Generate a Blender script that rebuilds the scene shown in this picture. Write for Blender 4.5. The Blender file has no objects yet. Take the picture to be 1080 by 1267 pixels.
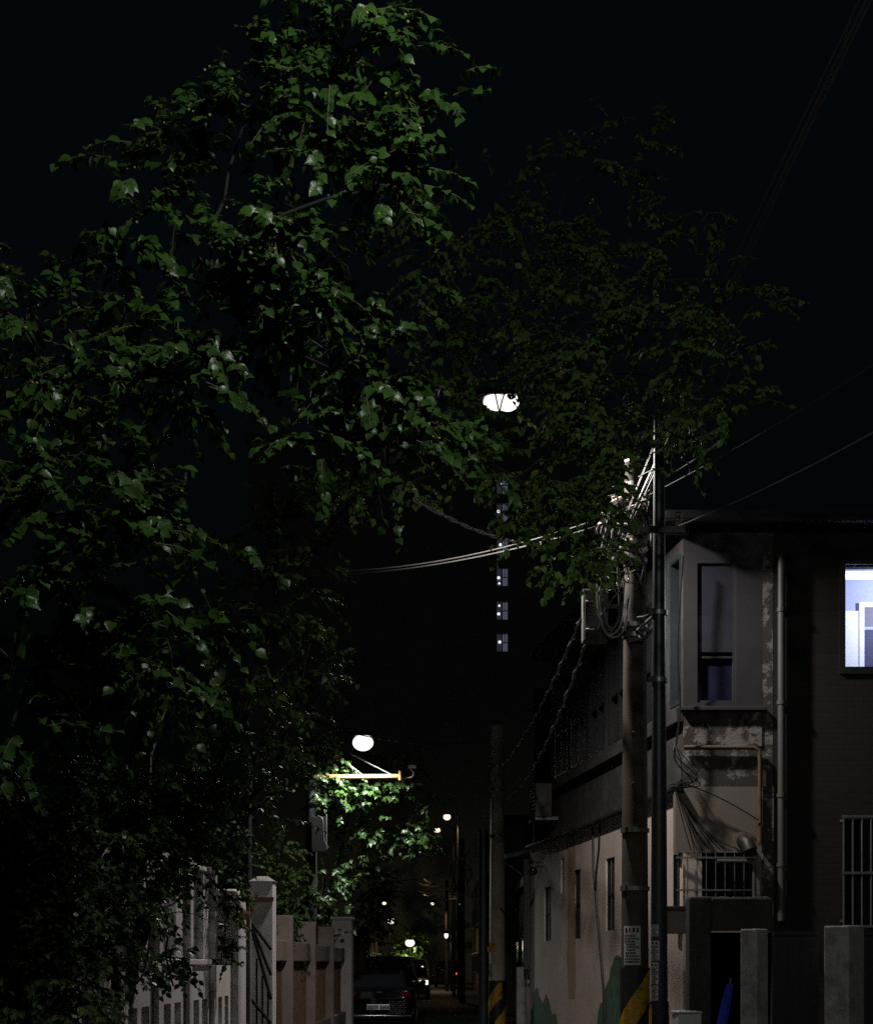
import bpy, math, random
import numpy as np
from mathutils import Vector, Matrix
R = math.radians
rnd = random.Random(7)
SC = bpy.context.scene
COL = SC.collection
EYE, HOR, CX, FPX = 1.65, 1192.0, 540.0, 2000.0

def P(px, py, d):
    return Vector(((px - CX) * d / FPX, d, EYE + (HOR - py) * d / FPX))

# ------------------------------------------------------------------ materials
MATS = {}
def M(name, col, rough=.75, var=.25, scale=5., bump=.2, bscale=60., metal=0., spec=.5, emit=0., ecol=None, stain=None, sscale=2.5, slim=(.5, .62)):
    if name in MATS: return MATS[name]
    m = bpy.data.materials.new(name); m.use_nodes = True
    nt = m.node_tree; N = nt.nodes; L = nt.links
    b = N['Principled BSDF']
    b.inputs['Roughness'].default_value = rough
    b.inputs['Metallic'].default_value = metal
    b.inputs['Specular IOR Level'].default_value = spec
    tc = N.new('ShaderNodeTexCoord')
    nz = N.new('ShaderNodeTexNoise'); nz.inputs['Scale'].default_value = scale
    nz.inputs['Detail'].default_value = 6; nz.inputs['Roughness'].default_value = .65
    L.new(tc.outputs['Object'], nz.inputs['Vector'])
    mp = N.new('ShaderNodeMapRange'); mp.inputs['From Min'].default_value = .3; mp.inputs['From Max'].default_value = .7
    L.new(nz.outputs['Fac'], mp.inputs['Value'])
    mx = N.new('ShaderNodeMix'); mx.data_type = 'RGBA'
    mx.inputs['A'].default_value = (*[c * (1 - var) for c in col], 1)
    mx.inputs['B'].default_value = (*[min(1, c * (1 + var)) for c in col], 1)
    L.new(mp.outputs['Result'], mx.inputs['Factor'])
    out = mx.outputs['Result']
    if stain:
        n2 = N.new('ShaderNodeTexNoise'); n2.inputs['Scale'].default_value = sscale; n2.inputs['Detail'].default_value = 8
        n2.inputs['Roughness'].default_value = .7
        L.new(tc.outputs['Object'], n2.inputs['Vector'])
        m2 = N.new('ShaderNodeMapRange'); m2.inputs['From Min'].default_value = slim[0]; m2.inputs['From Max'].default_value = slim[1]
        L.new(n2.outputs['Fac'], m2.inputs['Value'])
        x2 = N.new('ShaderNodeMix'); x2.data_type = 'RGBA'
        L.new(out, x2.inputs['A']); x2.inputs['B'].default_value = (*stain, 1)
        L.new(m2.outputs['Result'], x2.inputs['Factor'])
        out = x2.outputs['Result']
        smask = m2.outputs['Result']
    L.new(out, b.inputs['Base Color'])
    if bump:
        n3 = N.new('ShaderNodeTexNoise'); n3.inputs['Scale'].default_value = bscale; n3.inputs['Detail'].default_value = 4
        L.new(tc.outputs['Object'], n3.inputs['Vector'])
        bp = N.new('ShaderNodeBump'); bp.inputs['Strength'].default_value = bump; bp.inputs['Distance'].default_value = .01
        L.new(n3.outputs['Fac'], bp.inputs['Height'])
        if stain and slim[1] - slim[0] < .06:          # paint that has come off leaves an edge
            b2 = N.new('ShaderNodeBump'); b2.inputs['Strength'].default_value = .9; b2.inputs['Distance'].default_value = .012; b2.invert = True
            L.new(smask, b2.inputs['Height']); L.new(bp.outputs['Normal'], b2.inputs['Normal']); L.new(b2.outputs['Normal'], b.inputs['Normal'])
        else: L.new(bp.outputs['Normal'], b.inputs['Normal'])
    if emit:
        b.inputs['Emission Color'].default_value = (*(ecol or col), 1)
        b.inputs['Emission Strength'].default_value = emit
    MATS[name] = m
    return m

def brick_mat():
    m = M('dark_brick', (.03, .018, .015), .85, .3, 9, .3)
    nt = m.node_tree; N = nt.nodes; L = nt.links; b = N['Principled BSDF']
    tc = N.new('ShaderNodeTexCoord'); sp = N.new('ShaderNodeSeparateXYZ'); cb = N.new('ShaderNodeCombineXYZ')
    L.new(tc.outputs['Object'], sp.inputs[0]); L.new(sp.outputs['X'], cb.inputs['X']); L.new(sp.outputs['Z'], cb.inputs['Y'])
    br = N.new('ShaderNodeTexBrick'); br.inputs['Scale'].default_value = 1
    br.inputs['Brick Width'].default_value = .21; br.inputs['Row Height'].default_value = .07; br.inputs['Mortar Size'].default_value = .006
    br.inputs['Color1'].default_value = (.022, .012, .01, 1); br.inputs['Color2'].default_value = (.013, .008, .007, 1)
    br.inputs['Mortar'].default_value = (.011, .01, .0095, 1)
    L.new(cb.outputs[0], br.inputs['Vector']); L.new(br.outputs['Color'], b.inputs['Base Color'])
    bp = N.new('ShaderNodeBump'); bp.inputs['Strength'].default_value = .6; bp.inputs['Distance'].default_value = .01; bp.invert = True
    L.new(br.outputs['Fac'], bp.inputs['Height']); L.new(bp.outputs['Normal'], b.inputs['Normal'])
    return m

def leaf_mat(name, dark, light, rough=.32, trans=.2, tcol=None, spec=.5):
    m = bpy.data.materials.new(name); m.use_nodes = True
    nt = m.node_tree; N = nt.nodes; L = nt.links; b = N['Principled BSDF']; o = N['Material Output']
    at = N.new('ShaderNodeAttribute'); at.attribute_name = 'tint'
    rp = N.new('ShaderNodeValToRGB'); rp.color_ramp.elements[0].color = (*dark, 1); rp.color_ramp.elements[1].color = (*light, 1)
    e = rp.color_ramp.elements.new(.93); e.color = (*light, 1)
    rp.color_ramp.elements[2].color = (light[0] * 2.0, light[1] * 1.25, light[2], 1)
    L.new(at.outputs['Fac'], rp.inputs['Fac']); L.new(rp.outputs['Color'], b.inputs['Base Color'])
    b.inputs['Roughness'].default_value = rough; b.inputs['Specular IOR Level'].default_value = spec
    tcn = N.new('ShaderNodeTexCoord'); nb = N.new('ShaderNodeTexNoise'); nb.inputs['Scale'].default_value = 28; nb.inputs['Detail'].default_value = 2
    L.new(tcn.outputs['Object'], nb.inputs['Vector']); bm = N.new('ShaderNodeBump'); bm.inputs['Strength'].default_value = .35; bm.inputs['Distance'].default_value = .012
    L.new(nb.outputs['Fac'], bm.inputs['Height']); L.new(bm.outputs['Normal'], b.inputs['Normal'])
    tr = N.new('ShaderNodeBsdfTranslucent'); hs = N.new('ShaderNodeHueSaturation'); hs.inputs['Value'].default_value = 1.5
    L.new(rp.outputs['Color'], hs.inputs['Color']); L.new(hs.outputs['Color'], tr.inputs['Color'])
    mx = N.new('ShaderNodeMixShader'); mx.inputs[0].default_value = trans
    L.new(b.outputs[0], mx.inputs[1]); L.new(tr.outputs[0], mx.inputs[2]); L.new(mx.outputs[0], o.inputs['Surface'])
    MATS[name] = m
    return m

def pane_mat(name, tint=(.9, .93, 1)):
    m = bpy.data.materials.new(name); m.use_nodes = True
    nt = m.node_tree; N = nt.nodes; L = nt.links; o = N['Material Output']; N.remove(N['Principled BSDF'])
    t = N.new('ShaderNodeBsdfTransparent'); t.inputs[0].default_value = (*tint, 1)
    g = N.new('ShaderNodeBsdfGlossy'); g.inputs['Roughness'].default_value = .03
    mx = N.new('ShaderNodeMixShader'); mx.inputs[0].default_value = .06
    L.new(t.outputs[0], mx.inputs[1]); L.new(g.outputs[0], mx.inputs[2]); L.new(mx.outputs[0], o.inputs['Surface'])
    MATS[name] = m
    return m

# ------------------------------------------------------------------ geometry
ORIGIN = {}
class G:
    def __init__(s): s.v = []; s.f = []; s.m = []; s.xf = None
    def p(s, q):
        q = Vector(q)
        if s.xf: q = s.xf(q)
        s.v.append(tuple(q)); return len(s.v) - 1
    def face(s, pts, mi=0):
        s.f.append([s.p(q) for q in pts]); s.m.append(mi); return s
    def idx(s, ids, mi=0): s.f.append(list(ids)); s.m.append(mi)
    def hull8(s, c, mi=0):           # c: bottom ring of 4 (counter clockwise from above) then top ring of 4
        i = [s.p(q) for q in c]
        for q in ((3, 2, 1, 0), (4, 5, 6, 7), (0, 1, 5, 4), (1, 2, 6, 5), (2, 3, 7, 6), (3, 0, 4, 7)): s.idx([i[k] for k in q], mi)
        return s
    def box(s, x0, x1, y0, y1, z0, z1, mi=0):
        return s.hull8([(x0, y0, z0), (x1, y0, z0), (x1, y1, z0), (x0, y1, z0), (x0, y0, z1), (x1, y0, z1), (x1, y1, z1), (x0, y1, z1)], mi)
    def obox(s, c, size, rz=0., rx=0., ry=0., mi=0):
        Mx = Matrix.Translation(c) @ Matrix.Rotation(rz, 4, 'Z') @ Matrix.Rotation(ry, 4, 'Y') @ Matrix.Rotation(rx, 4, 'X')
        a, b, h = [q / 2 for q in size]
        return s.hull8([Mx @ Vector(q) for q in ((-a, -b, -h), (a, -b, -h), (a, b, -h), (-a, b, -h), (-a, -b, h), (a, -b, h), (a, b, h), (-a, b, h))], mi)
    def tube(s, pts, r, n=8, mi=0, caps=True):
        pts = [Vector(q) for q in pts]
        rs = r if isinstance(r, (list, tuple)) else [r] * len(pts)
        prev = None; rings = []
        for i, q in enumerate(pts):
            t = (pts[min(i + 1, len(pts) - 1)] - pts[max(i - 1, 0)])
            if t.length < 1e-9: t = Vector((0, 0, 1))
            t.normalize()
            if prev is None:
                u = t.cross(Vector((0, 1, 0) if abs(t.y) < .9 else (1, 0, 0)))
            else:
                u = prev - t * prev.dot(t)
                if u.length < 1e-6: u = t.cross(Vector((1, 0, 0)))
            u.normalize(); w = t.cross(u); prev = u
            rings.append([s.p(q + (u * math.cos(2 * math.pi * k / n) + w * math.sin(2 * math.pi * k / n)) * rs[i]) for k in range(n)])
        for a, b in zip(rings, rings[1:]):
            for k in range(n): s.idx((a[k], a[(k + 1) % n], b[(k + 1) % n], b[k]), mi)
        if caps: s.idx(rings[0][::-1], mi); s.idx(rings[-1], mi)
        return s
    def rings(s, rr, mi=0, caps=True):
        ids = [[s.p(q) for q in ring] for ring in rr]; n = len(ids[0])
        for a, b in zip(ids, ids[1:]):
            for k in range(n): s.idx((a[k], a[(k + 1) % n], b[(k + 1) % n], b[k]), mi)
        if caps: s.idx(ids[0][::-1], mi); s.idx(ids[-1], mi)
        return s
    def ball(s, c, rx, ry=None, rz=None, nu=12, nv=7, mi=0):
        ry = ry or rx; rz = rz or rx; c = Vector(c); rr = []
        for j in range(1, nv):
            a = math.pi * j / nv - math.pi / 2
            rr.append([c + Vector((rx * math.cos(a) * math.cos(2 * math.pi * k / nu), ry * math.cos(a) * math.sin(2 * math.pi * k / nu), rz * math.sin(a))) for k in range(nu)])
        return s.rings(rr, mi)
    def patch(s, c, r, a0, a1, z0, z1, n=6, mi=0, shear=0., t=.002):   # a sheet bent round a pole
        da = (a1 - a0) / n
        for lo, hi, rr, flip in ((z0, z1, r, 0),):
            A = [s.p((c[0] + rr * math.cos(a0 + da * k), c[1] + rr * math.sin(a0 + da * k), lo + shear * k / n)) for k in range(n + 1)]
            B = [s.p((c[0] + rr * math.cos(a0 + da * k), c[1] + rr * math.sin(a0 + da * k), hi + shear * k / n)) for k in range(n + 1)]
            for k in range(n): s.idx((A[k], A[k + 1], B[k + 1], B[k]), mi)
        return s
    def holes(s, a0, a1, z0, z1, hs, t, mi=0):     # wall in (a, depth, z): front at 0, back at t, with rectangular openings
        A = sorted({a0, a1} | {q for h in hs for q in (h[0], h[1])}); Z = sorted({z0, z1} | {q for h in hs for q in (h[2], h[3])})
        def solid(i, j):
            if i < 0 or j < 0 or i >= len(A) - 1 or j >= len(Z) - 1: return False
            a = (A[i] + A[i + 1]) / 2; z = (Z[j] + Z[j + 1]) / 2
            return not any(h[0] < a < h[1] and h[2] < z < h[3] for h in hs)
        for i in range(len(A) - 1):
            for j in range(len(Z) - 1):
                if not solid(i, j): continue
                x0, x1, c0, c1 = A[i], A[i + 1], Z[j], Z[j + 1]
                s.face([(x0, 0, c0), (x1, 0, c0), (x1, 0, c1), (x0, 0, c1)], mi)
                s.face([(x1, t, c0), (x0, t, c0), (x0, t, c1), (x1, t, c1)], mi)
                if not solid(i - 1, j): s.face([(x0, t, c0), (x0, 0, c0), (x0, 0, c1), (x0, t, c1)], mi)
                if not solid(i + 1, j): s.face([(x1, 0, c0), (x1, t, c0), (x1, t, c1), (x1, 0, c1)], mi)
                if not solid(i, j - 1): s.face([(x0, t, c0), (x1, t, c0), (x1, 0, c0), (x0, 0, c0)], mi)
                if not solid(i, j + 1): s.face([(x0, 0, c1), (x1, 0, c1), (x1, t, c1), (x0, t, c1)], mi)
        return s
    def build(s, name, mats, parent=None, smooth=False, bevel=0., label=None):
        me = bpy.data.meshes.new(name)
        if parent is not None: o0 = ORIGIN[parent]
        else:
            xs = [q[0] for q in s.v]; ys = [q[1] for q in s.v]; zs = [q[2] for q in s.v]
            o0 = Vector(((min(xs) + max(xs)) / 2, (min(ys) + max(ys)) / 2, min(zs)))
        me.from_pydata([(q[0] - o0[0], q[1] - o0[1], q[2] - o0[2]) for q in s.v], [], s.f)
        mats = mats if isinstance(mats, (list, tuple)) else [mats]
        for m in mats: me.materials.append(m)
        me.polygons.foreach_set('material_index', s.m)
        if smooth: me.polygons.foreach_set('use_smooth', [True] * len(s.f))
        me.update()
        o = bpy.data.objects.new(name, me); COL.objects.link(o)
        if parent is not None: o.parent = parent
        else: o.location = o0
        ORIGIN[o] = o0
        if smooth:
            try: me.set_sharp_from_angle(angle=R(50))
            except Exception: pass
        if bevel:
            b = o.modifiers.new('bevel', 'BEVEL'); b.width = bevel; b.segments = 2; b.limit_method = 'ANGLE'; b.angle_limit = R(50)
        if label: o['label'] = label
        return o

def tag(o, label, cat, group=None):
    o['label'] = label; o['category'] = cat
    if group: o['group'] = group
    return o
def thing(name, label, cat, loc, group=None):
    o = bpy.data.objects.new(name, None); COL.objects.link(o); o.empty_display_size = .2
    o.location = loc; ORIGIN[o] = Vector(loc)
    return tag(o, label, cat, group)
def structure(o): o['kind'] = 'structure'; return o
def copy_tree(o, loc, label=None, parent=None):
    c = o.copy(); COL.objects.link(c)
    if parent is not None: c.parent = parent
    else: c.location = loc
    if label: c['label'] = label
    for ch in list(o.children): copy_tree(ch, None, None, c)
    return c
def sagline(a, b, sag, n=14):
    a = Vector(a); b = Vector(b)
    return [a.lerp(b, k / n) - Vector((0, 0, 4 * sag * (k / n) * (1 - k / n))) for k in range(n + 1)]
def text_mesh(body, size, mat, parent, centre, name='characters', rz=0., bold=False):
    cu = bpy.data.curves.new('lettering', 'FONT'); cu.body = body; cu.size = size; cu.align_x = 'CENTER'; cu.align_y = 'CENTER'
    cu.extrude = .002
    if bold: cu.offset = size * .02
    t = bpy.data.objects.new('lettering', cu); COL.objects.link(t)
    bpy.context.view_layer.update()
    me = bpy.data.meshes.new_from_object(t.evaluated_get(bpy.context.evaluated_depsgraph_get()))
    bpy.data.objects.remove(t)
    Mx = Matrix.Translation(Vector(centre) - ORIGIN[parent]) @ Matrix.Rotation(rz, 4, 'Z') @ Matrix.Rotation(R(90), 4, 'X')
    me.transform(Mx); me.materials.clear(); me.materials.append(mat)
    o = bpy.data.objects.new(name, me); COL.objects.link(o); o.parent = parent; ORIGIN[o] = ORIGIN[parent]
    return o

# ------------------------------------------------------------------ foliage
LV = np.array([(0, 0), (.22, 0), (.48, 0), (.74, 0), (1, 0),
               (.06, .17), (.24, .33), (.46, .36), (.68, .25), (.86, .1), (.06, -.17), (.24, -.33), (.46, -.36), (.68, -.25), (.86, -.1)], float)
LV = np.c_[LV, np.abs(LV[:, 1]) * .42 - .34 * LV[:, 0] ** 2 - np.abs(LV[:, 1]) ** 2 * .5]
LF = [(0, 1, 6, 5), (1, 2, 7, 6), (2, 3, 8, 7), (3, 4, 9, 8), (0, 10, 11, 1), (1, 11, 12, 2), (2, 12, 13, 3), (3, 13, 14, 4)]
NLV = len(LV); NLF = len(LF)

def crown(name, parent, mats, lobes, leaf, seed, per=(7, 12), shoot=(.16, .36), droop=.4, fruit=0., bias=.45, up=.9, width=1.0):
    """lobes: (centre, (rx, ry, rz), shoots). One mesh: leaves, the twigs that carry them and small fruit."""
    r = random.Random(seed); g = G(); pos = []; ax = []; nr = []; ln = []; tint = []
    for c, rad, n in lobes:
        c = Vector(c)
        for si in range(n):
            if si % 3:
                b = b0 + Vector((r.gauss(0, 1), r.gauss(0, 1), r.gauss(0, .8))) * leaf * .9
                q = (b - c); q = Vector((q.x / rad[0], q.y / rad[1], q.z / rad[2]))
            while si % 3 == 0:
                q = Vector((r.uniform(-1, 1), r.uniform(-1, 1), r.uniform(-1, 1)))
                if not .02 < q.length < 1: continue
                q = q.normalized() * (q.length ** bias)
                b = b0 = c + Vector((q.x * rad[0], q.y * rad[1], q.z * rad[2])); break
            d = (Vector((q.x, q.y, q.z * .6)) + Vector((r.gauss(0, .6), r.gauss(0, .6), r.gauss(0.1, .5)))).normalized()
            L = r.uniform(*shoot); k = r.randint(*per)
            pts = [b + d * (L * t) - Vector((0, 0, droop * L * t * t)) for t in (0, .33, .66, 1)]
            g.tube(pts, [.005, .004, .003, .002], 3, 1, False)
            sd = d.cross(Vector((0, 0, 1)))
            sd = sd.normalized() if sd.length > .1 else Vector((1, 0, 0))
            base_t = r.betavariate(2, 2)
            for i in range(k):
                t = (i + .6) / k; j = min(2, int(t * 3)); f = t * 3 - j
                p0 = pts[j].lerp(pts[j + 1], min(1, f))
                s = sd * (1 if i % 2 else -1)
                a = (d * .55 + s * r.uniform(.5, 1.1) + Vector((r.gauss(0, .25), r.gauss(0, .25), -r.uniform(.0, .9)))).normalized()
                nn = (Vector((0, 0, up)) + d * .25 + Vector((r.gauss(0, .45), r.gauss(-.8, .45), r.gauss(0, .3)))).normalized()
                pos.append(p0); ax.append(a); nr.append(nn); ln.append(leaf * r.choice((r.uniform(.45, .8), r.uniform(.75, 1.1), r.uniform(.9, 1.3))) * (1 - .25 * t))
                tint.append(min(1, max(0, base_t * .6 + r.random() * .4)))
            if fruit and r.random() < fruit:
                for _ in range(r.randint(1, 2)):
                    g.ball(pts[2] + Vector((r.gauss(0, .03), r.gauss(0, .03), -.03)), leaf * .11, nu=6, nv=5, mi=2)
    A = np.array(ax); Nn = np.array(nr); Pp = np.array(pos); Ln = np.array(ln)
    B = np.cross(Nn, A); B /= np.maximum(np.linalg.norm(B, axis=1, keepdims=True), 1e-6); Nn = np.cross(A, B)
    V = Pp[:, None] + Ln[:, None, None] * (A[:, None] * LV[None, :, 0:1] + B[:, None] * LV[None, :, 1:2] * width + Nn[:, None] * LV[None, :, 2:3])
    base = len(g.v); nt = len(g.f)
    g.v.extend(map(tuple, V.reshape(-1, 3).tolist()))
    for i in range(len(Pp)):
        o = base + i * NLV
        for f in LF: g.f.append([o + k for k in f])
    g.m.extend([0] * (len(Pp) * NLF))
    ob = g.build(name, mats, parent)
    ob.data.polygons.foreach_set('use_smooth', [True] * len(g.f))
    at = ob.data.attributes.new('tint', 'FLOAT', 'FACE')
    at.data.foreach_set('value', [.5] * nt + [t for t in tint for _ in range(NLF)])
    return ob

def limb(g, a, b, r0, r1, seed, n=7, lift=.15, wob=.06):
    r = random.Random(seed); a = Vector(a); b = Vector(b); L = (b - a).length
    pts = []; rs = []
    for k in range(n + 1):
        t = k / n
        q = a.lerp(b, t) + Vector((0, 0, lift * L * math.sin(math.pi * t)))
        if 0 < k < n: q += Vector((r.gauss(0, wob), r.gauss(0, wob), r.gauss(0, wob))) * L * .5
        pts.append(q); rs.append(r0 + (r1 - r0) * t ** .8)
    g.tube(pts, rs, 7)
    return pts
def lobe_px(px, py, d, rx, ry, n, deep=1.2):
    k = d / FPX
    return (P(px, py, d), (rx * k, (rx + ry) / 2 * k * deep, ry * k), n)
# ------------------------------------------------------------------ palette
M('asphalt', (.045, .044, .043), .85, .35, 3, .5, 90)
M('soil', (.05, .045, .04), .95, .3, 2, .4)
M('pale_concrete', (.30, .29, .27), .85, .2, 3, .35, 70, stain=(.16, .15, .14), sscale=1.4)
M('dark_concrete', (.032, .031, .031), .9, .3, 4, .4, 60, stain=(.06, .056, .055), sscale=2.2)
M('post_concrete', (.33, .32, .31), .9, .25, 6, .5, 80, stain=(.2, .19, .18), sscale=4)
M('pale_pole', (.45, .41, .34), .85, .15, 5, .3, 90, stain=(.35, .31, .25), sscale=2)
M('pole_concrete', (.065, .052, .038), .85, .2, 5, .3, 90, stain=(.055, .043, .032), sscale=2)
M('garden_wall_paint', (.66, .62, .605), .85, .12, 2, .25, 90, stain=(.5, .45, .44), sscale=1.6, slim=(.52, .75))
M('fence_paint', (.2, .16, .15), .85, .2, 3, .25)
M('bay_film', (.036, .036, .052), .35, .2, 2, .05)
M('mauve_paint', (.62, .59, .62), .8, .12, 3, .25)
M('cream_paint', (.2, .165, .145), .85, .15, 1.6, .25, 80, stain=(.18, .15, .13), sscale=1.2, slim=(.5, .75))
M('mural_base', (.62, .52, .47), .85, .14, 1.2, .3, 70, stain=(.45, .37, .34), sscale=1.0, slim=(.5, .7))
M('ochre_paint', (.42, .28, .18), .85, .2, 4, .25)
M('mural_green', (.06, .13, .085), .85, .5, 7, .2, stain=(.2, .19, .16), sscale=9, slim=(.62, .68))
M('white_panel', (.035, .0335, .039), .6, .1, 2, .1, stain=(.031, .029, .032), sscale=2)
M('peeling_paint', (.21, .195, .19), .85, .25, 7, .5, 40, stain=(.05, .042, .038), sscale=3.6, slim=(.45, .5))
M('dark_metal', (.02, .02, .022), .45, .3, 8, .15)
M('black_metal', (.012, .012, .013), .55, .3, 8, .1)
M('grey_steel', (.22, .23, .24), .42, .2, 12, .1, metal=.6)
M('steel_post', (.05, .057, .062), .42, .25, 9, .12, metal=.5)
M('galvanised', (.5, .5, .48), .4, .15, 12, .08, metal=.6)
M('rusty_pipe', (.1, .06, .035), .7, .4, 9, .3)
M('white_pipe', (.085, .085, .09), .45, .15, 4, .08, stain=(.1, .085, .07), sscale=2)
M('porcelain', (.55, .45, .36), .25, .1, 6, .02)
M('black_cable', (.012, .012, .013), .45, .2, 20, .05)
M('grey_cable', (.13, .127, .124), .4, .15, 20, .05)
M('dim_cable', (.04, .04, .04), .45, .15, 20, .05)
M('dark_glass', (.012, .014, .02), .08, .2, 3, 0, spec=.6)
M('blue_glass', (.02, .022, .05), .12, .3, 2, 0, spec=.6)
M('teal_frame', (.02, .035, .037), .5, .2, 4, .1)
M('aluminium', (.014, .014, .016), .4, .1, 8, .05)
M('paper', (.5, .49, .47), .7, .08, 8, .05)
M('ink', (.03, .03, .035), .7, .1, 8, 0)
M('red_ink', (.3, .04, .03), .7, .1, 8, 0)
M('hazard_yellow', (.5, .27, .012), .5, .2, 8, .1, stain=(.2, .11, .02), sscale=5)
M('hazard_black', (.015, .015, .016), .55, .2, 8, .1)
M('blue_plastic', (.02, .035, .42), .5, .25, 6, .15)
M('blue_sheet', (.06, .1, .3), .4, .2, 4, .1)
M('roof_tile', (.02, .018, .018), .8, .3, 5, .3)
M('plaster_dark', (.12, .11, .105), .9, .25, 2, .3, stain=(.06, .055, .05), sscale=1.5)
M('twig', (.09, .07, .05), .85, .3, 9, 0)
M('bark', (.012, .010, .008), .9, .35, 9, .6, 30)
M('fruit_skin', (.28, .26, .06), .5, .2, 9, 0)
M('white_gloss', (.85, .85, .86), .5, .03, 2, 0)
M('room_paint', (.42, .45, .60), .8, .04, 2, .05)
M('door_paint', (.03, .03, .085), .6, .08, 3, .05)
M('door_panel', (.15, .14, .18), .6, .08, 3, .05)
brick_mat(); pane_mat('clear_glass')
leaf_mat('leaf_green', (.017, .047, .009), (.048, .105, .02), .33, .16, spec=.22)
leaf_mat('leaf_dim', (.030, .058, .014), (.062, .1, .024), .48, .16, spec=.28)
leaf_mat('leaf_over', (.04, .085, .019), (.078, .15, .034), .45, .28, spec=.2)
leaf_mat('leaf_small', (.022, .05, .012), (.06, .1, .025), .58, .15, spec=.15)
leaf_mat('leaf_lane', (.03, .07, .018), (.07, .13, .032), .35, .2)

# ------------------------------------------------------------------ the ground
g = G(); g.face([(-400, -60, -.02), (400, -60, -.02), (400, 700, -.02), (-400, 700, -.02)])
structure(g.build('ground', MATS['soil']))
g = G()
ed = [(-12, -2.6, 5.5), (9, -2.33, 4.2), (20.7, -2.2, 3.9), (20.9, -2.2, 3.1), (32, -1.98, 1.85), (36, -1.95, 1.75), (37, -3.0, 1.75), (60, -3.0, 1.9), (118, -2.6, 1.9), (250, -3.4, 1.2)]
for (y0, a0, b0), (y1, a1, b1) in zip(ed, ed[1:]): g.face([(a0, y0, -.012), (b0, y0, -.012), (b1, y1, -.012), (a1, y1, -.012)])
structure(g.build('road', MATS['asphalt']))
g = G(); g.face([(-.5, 84, -.006), (1.35, 84, -.006), (1.5, 106, -.006), (-.2, 106, -.006)])
structure(g.build('pavement', MATS['pale_concrete']))  # pale sheet paints the patch of lamp light on the road

# ------------------------------------------------------------------ the brick house on the right
S0 = Vector((3.2, 21.0, 0)); U = Vector((-.1217, .9926, 0)).normalized(); NO = Vector((-U.y, U.x, 0))   # street side: along U, outward NO
def side(q): return S0 + U * q.x - NO * q.y + Vector((0, 0, q.z))       # local (along, depth inwards, z)
def front(q): return Vector((q.x, 21.0 + q.y, q.z))
LBL = 'old two storey house of dark brick with peeling bay and one lit upper window'
H = thing('brick_house', LBL, 'house', (4.6, 21, 0))
# street side, ground floor
sl = [(3.85, 4.45, 2.16, 3.29), (6.35, 6.85, 2.07, 3.25), (8.95, 9.6, 2.07, 3.08), (7.75, 8.0, 2.9, 3.53)]
g = G(); g.xf = side; g.holes(.0, 11.1, 0, 3.9, sl, .25); g.build('street_wall', MATS['mural_base'], H)
for a, b, c, d in sl:
    g = G(); g.xf = side; g.box(a, b, .05, .08, c, d)
    w = g.build('window', MATS['dark_glass'], H)
    f = G(); f.xf = side
    f.box(a, b, .025, .048, (c + d) / 2 - .02, (c + d) / 2 + .02); f.box(a, a + .035, .025, .048, c, d); f.box(b - .035, b, .025, .048, c, d)
    if b < 7: f.box((a + b) / 2 - .015, (a + b) / 2 + .015, .025, .048, c, d)
    f.build('frame', MATS['dark_metal'], w)
# painted mural on the street wall
g = G(); g.xf = side
xs = [6.8, 6.72, 6.78, 6.72, 6.8, 6.75, 6.82]
zs = [1.05, 1.3, 1.8, 2.3, 2.9, 3.4, 3.88]
for k in range(6):
    w = [.5, .66, .7, .66, .62, .66, .7]
    g.face([(xs[k] + w[k], -.004, zs[k]), (xs[k], -.004, zs[k]), (xs[k + 1], -.004, zs[k + 1]), (xs[k + 1] + w[k + 1], -.004, zs[k + 1])])
g.build('painted_trunk', MATS['ochre_paint'], H)
for pl in (((2.2, 1.5), (2.6, 1.68), (3.0, 1.62), (3.4, 1.74), (3.7, 1.78), (3.88, 1.72), (4.0, 1.62), (4.12, 1.58), (4.2, 1.42), (4.4, 1.3), (4.52, 1.22), (4.62, 1.05), (4.85, 1.0), (5.0, .85), (5.1, .5), (5.12, .02)),
           ((8.1, .02), (8.2, .5), (8.5, .75), (8.8, .7), (9.1, .95), (9.4, 1.08), (9.7, .9), (10.0, .98), (10.3, 1.2), (10.6, 1.12), (10.8, .8), (11.0, .7))):
    g = G(); g.xf = side
    for q0, q1 in zip(pl, pl[1:]): g.face([(q1[0], -.004, 0), (q0[0], -.004, 0), (q0[0], -.004, q0[1]), (q1[0], -.004, q1[1])])
    g.build('painted_bush', MATS['mural_green'], H)
# upper storey, street side
uh = [(.1, .62, 5.05, 7.0)] + [(a, a + 1.15, 5.0, 6.7) for a in (1.6, 3.05, 4.5, 5.95, 7.4)]
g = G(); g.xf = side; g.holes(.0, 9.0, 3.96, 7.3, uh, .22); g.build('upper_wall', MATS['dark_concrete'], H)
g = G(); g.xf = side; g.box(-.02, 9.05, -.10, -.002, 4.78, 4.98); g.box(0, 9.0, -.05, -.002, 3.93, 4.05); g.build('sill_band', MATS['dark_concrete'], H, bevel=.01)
for i, (a, b, c, d) in enumerate(uh):
    g = G(); g.xf = side; g.box(a + .05, b - .05, .09, .11, c + .05, d - .05)
    w = g.build('window', MATS['dark_glass'], H)
    f = G(); f.xf = side
    for q in ((a, a + .05, c, d), (b - .05, b, c, d), (a + .05, b - .05, c, c + .05), (a + .05, b - .05, d - .05, d)): f.box(q[0], q[1], -.01, .088, q[2], q[3])
    if i: f.box((a + b) / 2 - .025, (a + b) / 2 + .025, .0, .088, c + .05, d - .05); f.box(a + .05, (a + b) / 2 - .025, .01, .088, 5.75, 5.79); f.box((a + b) / 2 + .025, b - .05, .01, .088, 5.75, 5.79)
    f.build('frame', MATS['aluminium' if i else 'teal_frame'], w)
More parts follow.
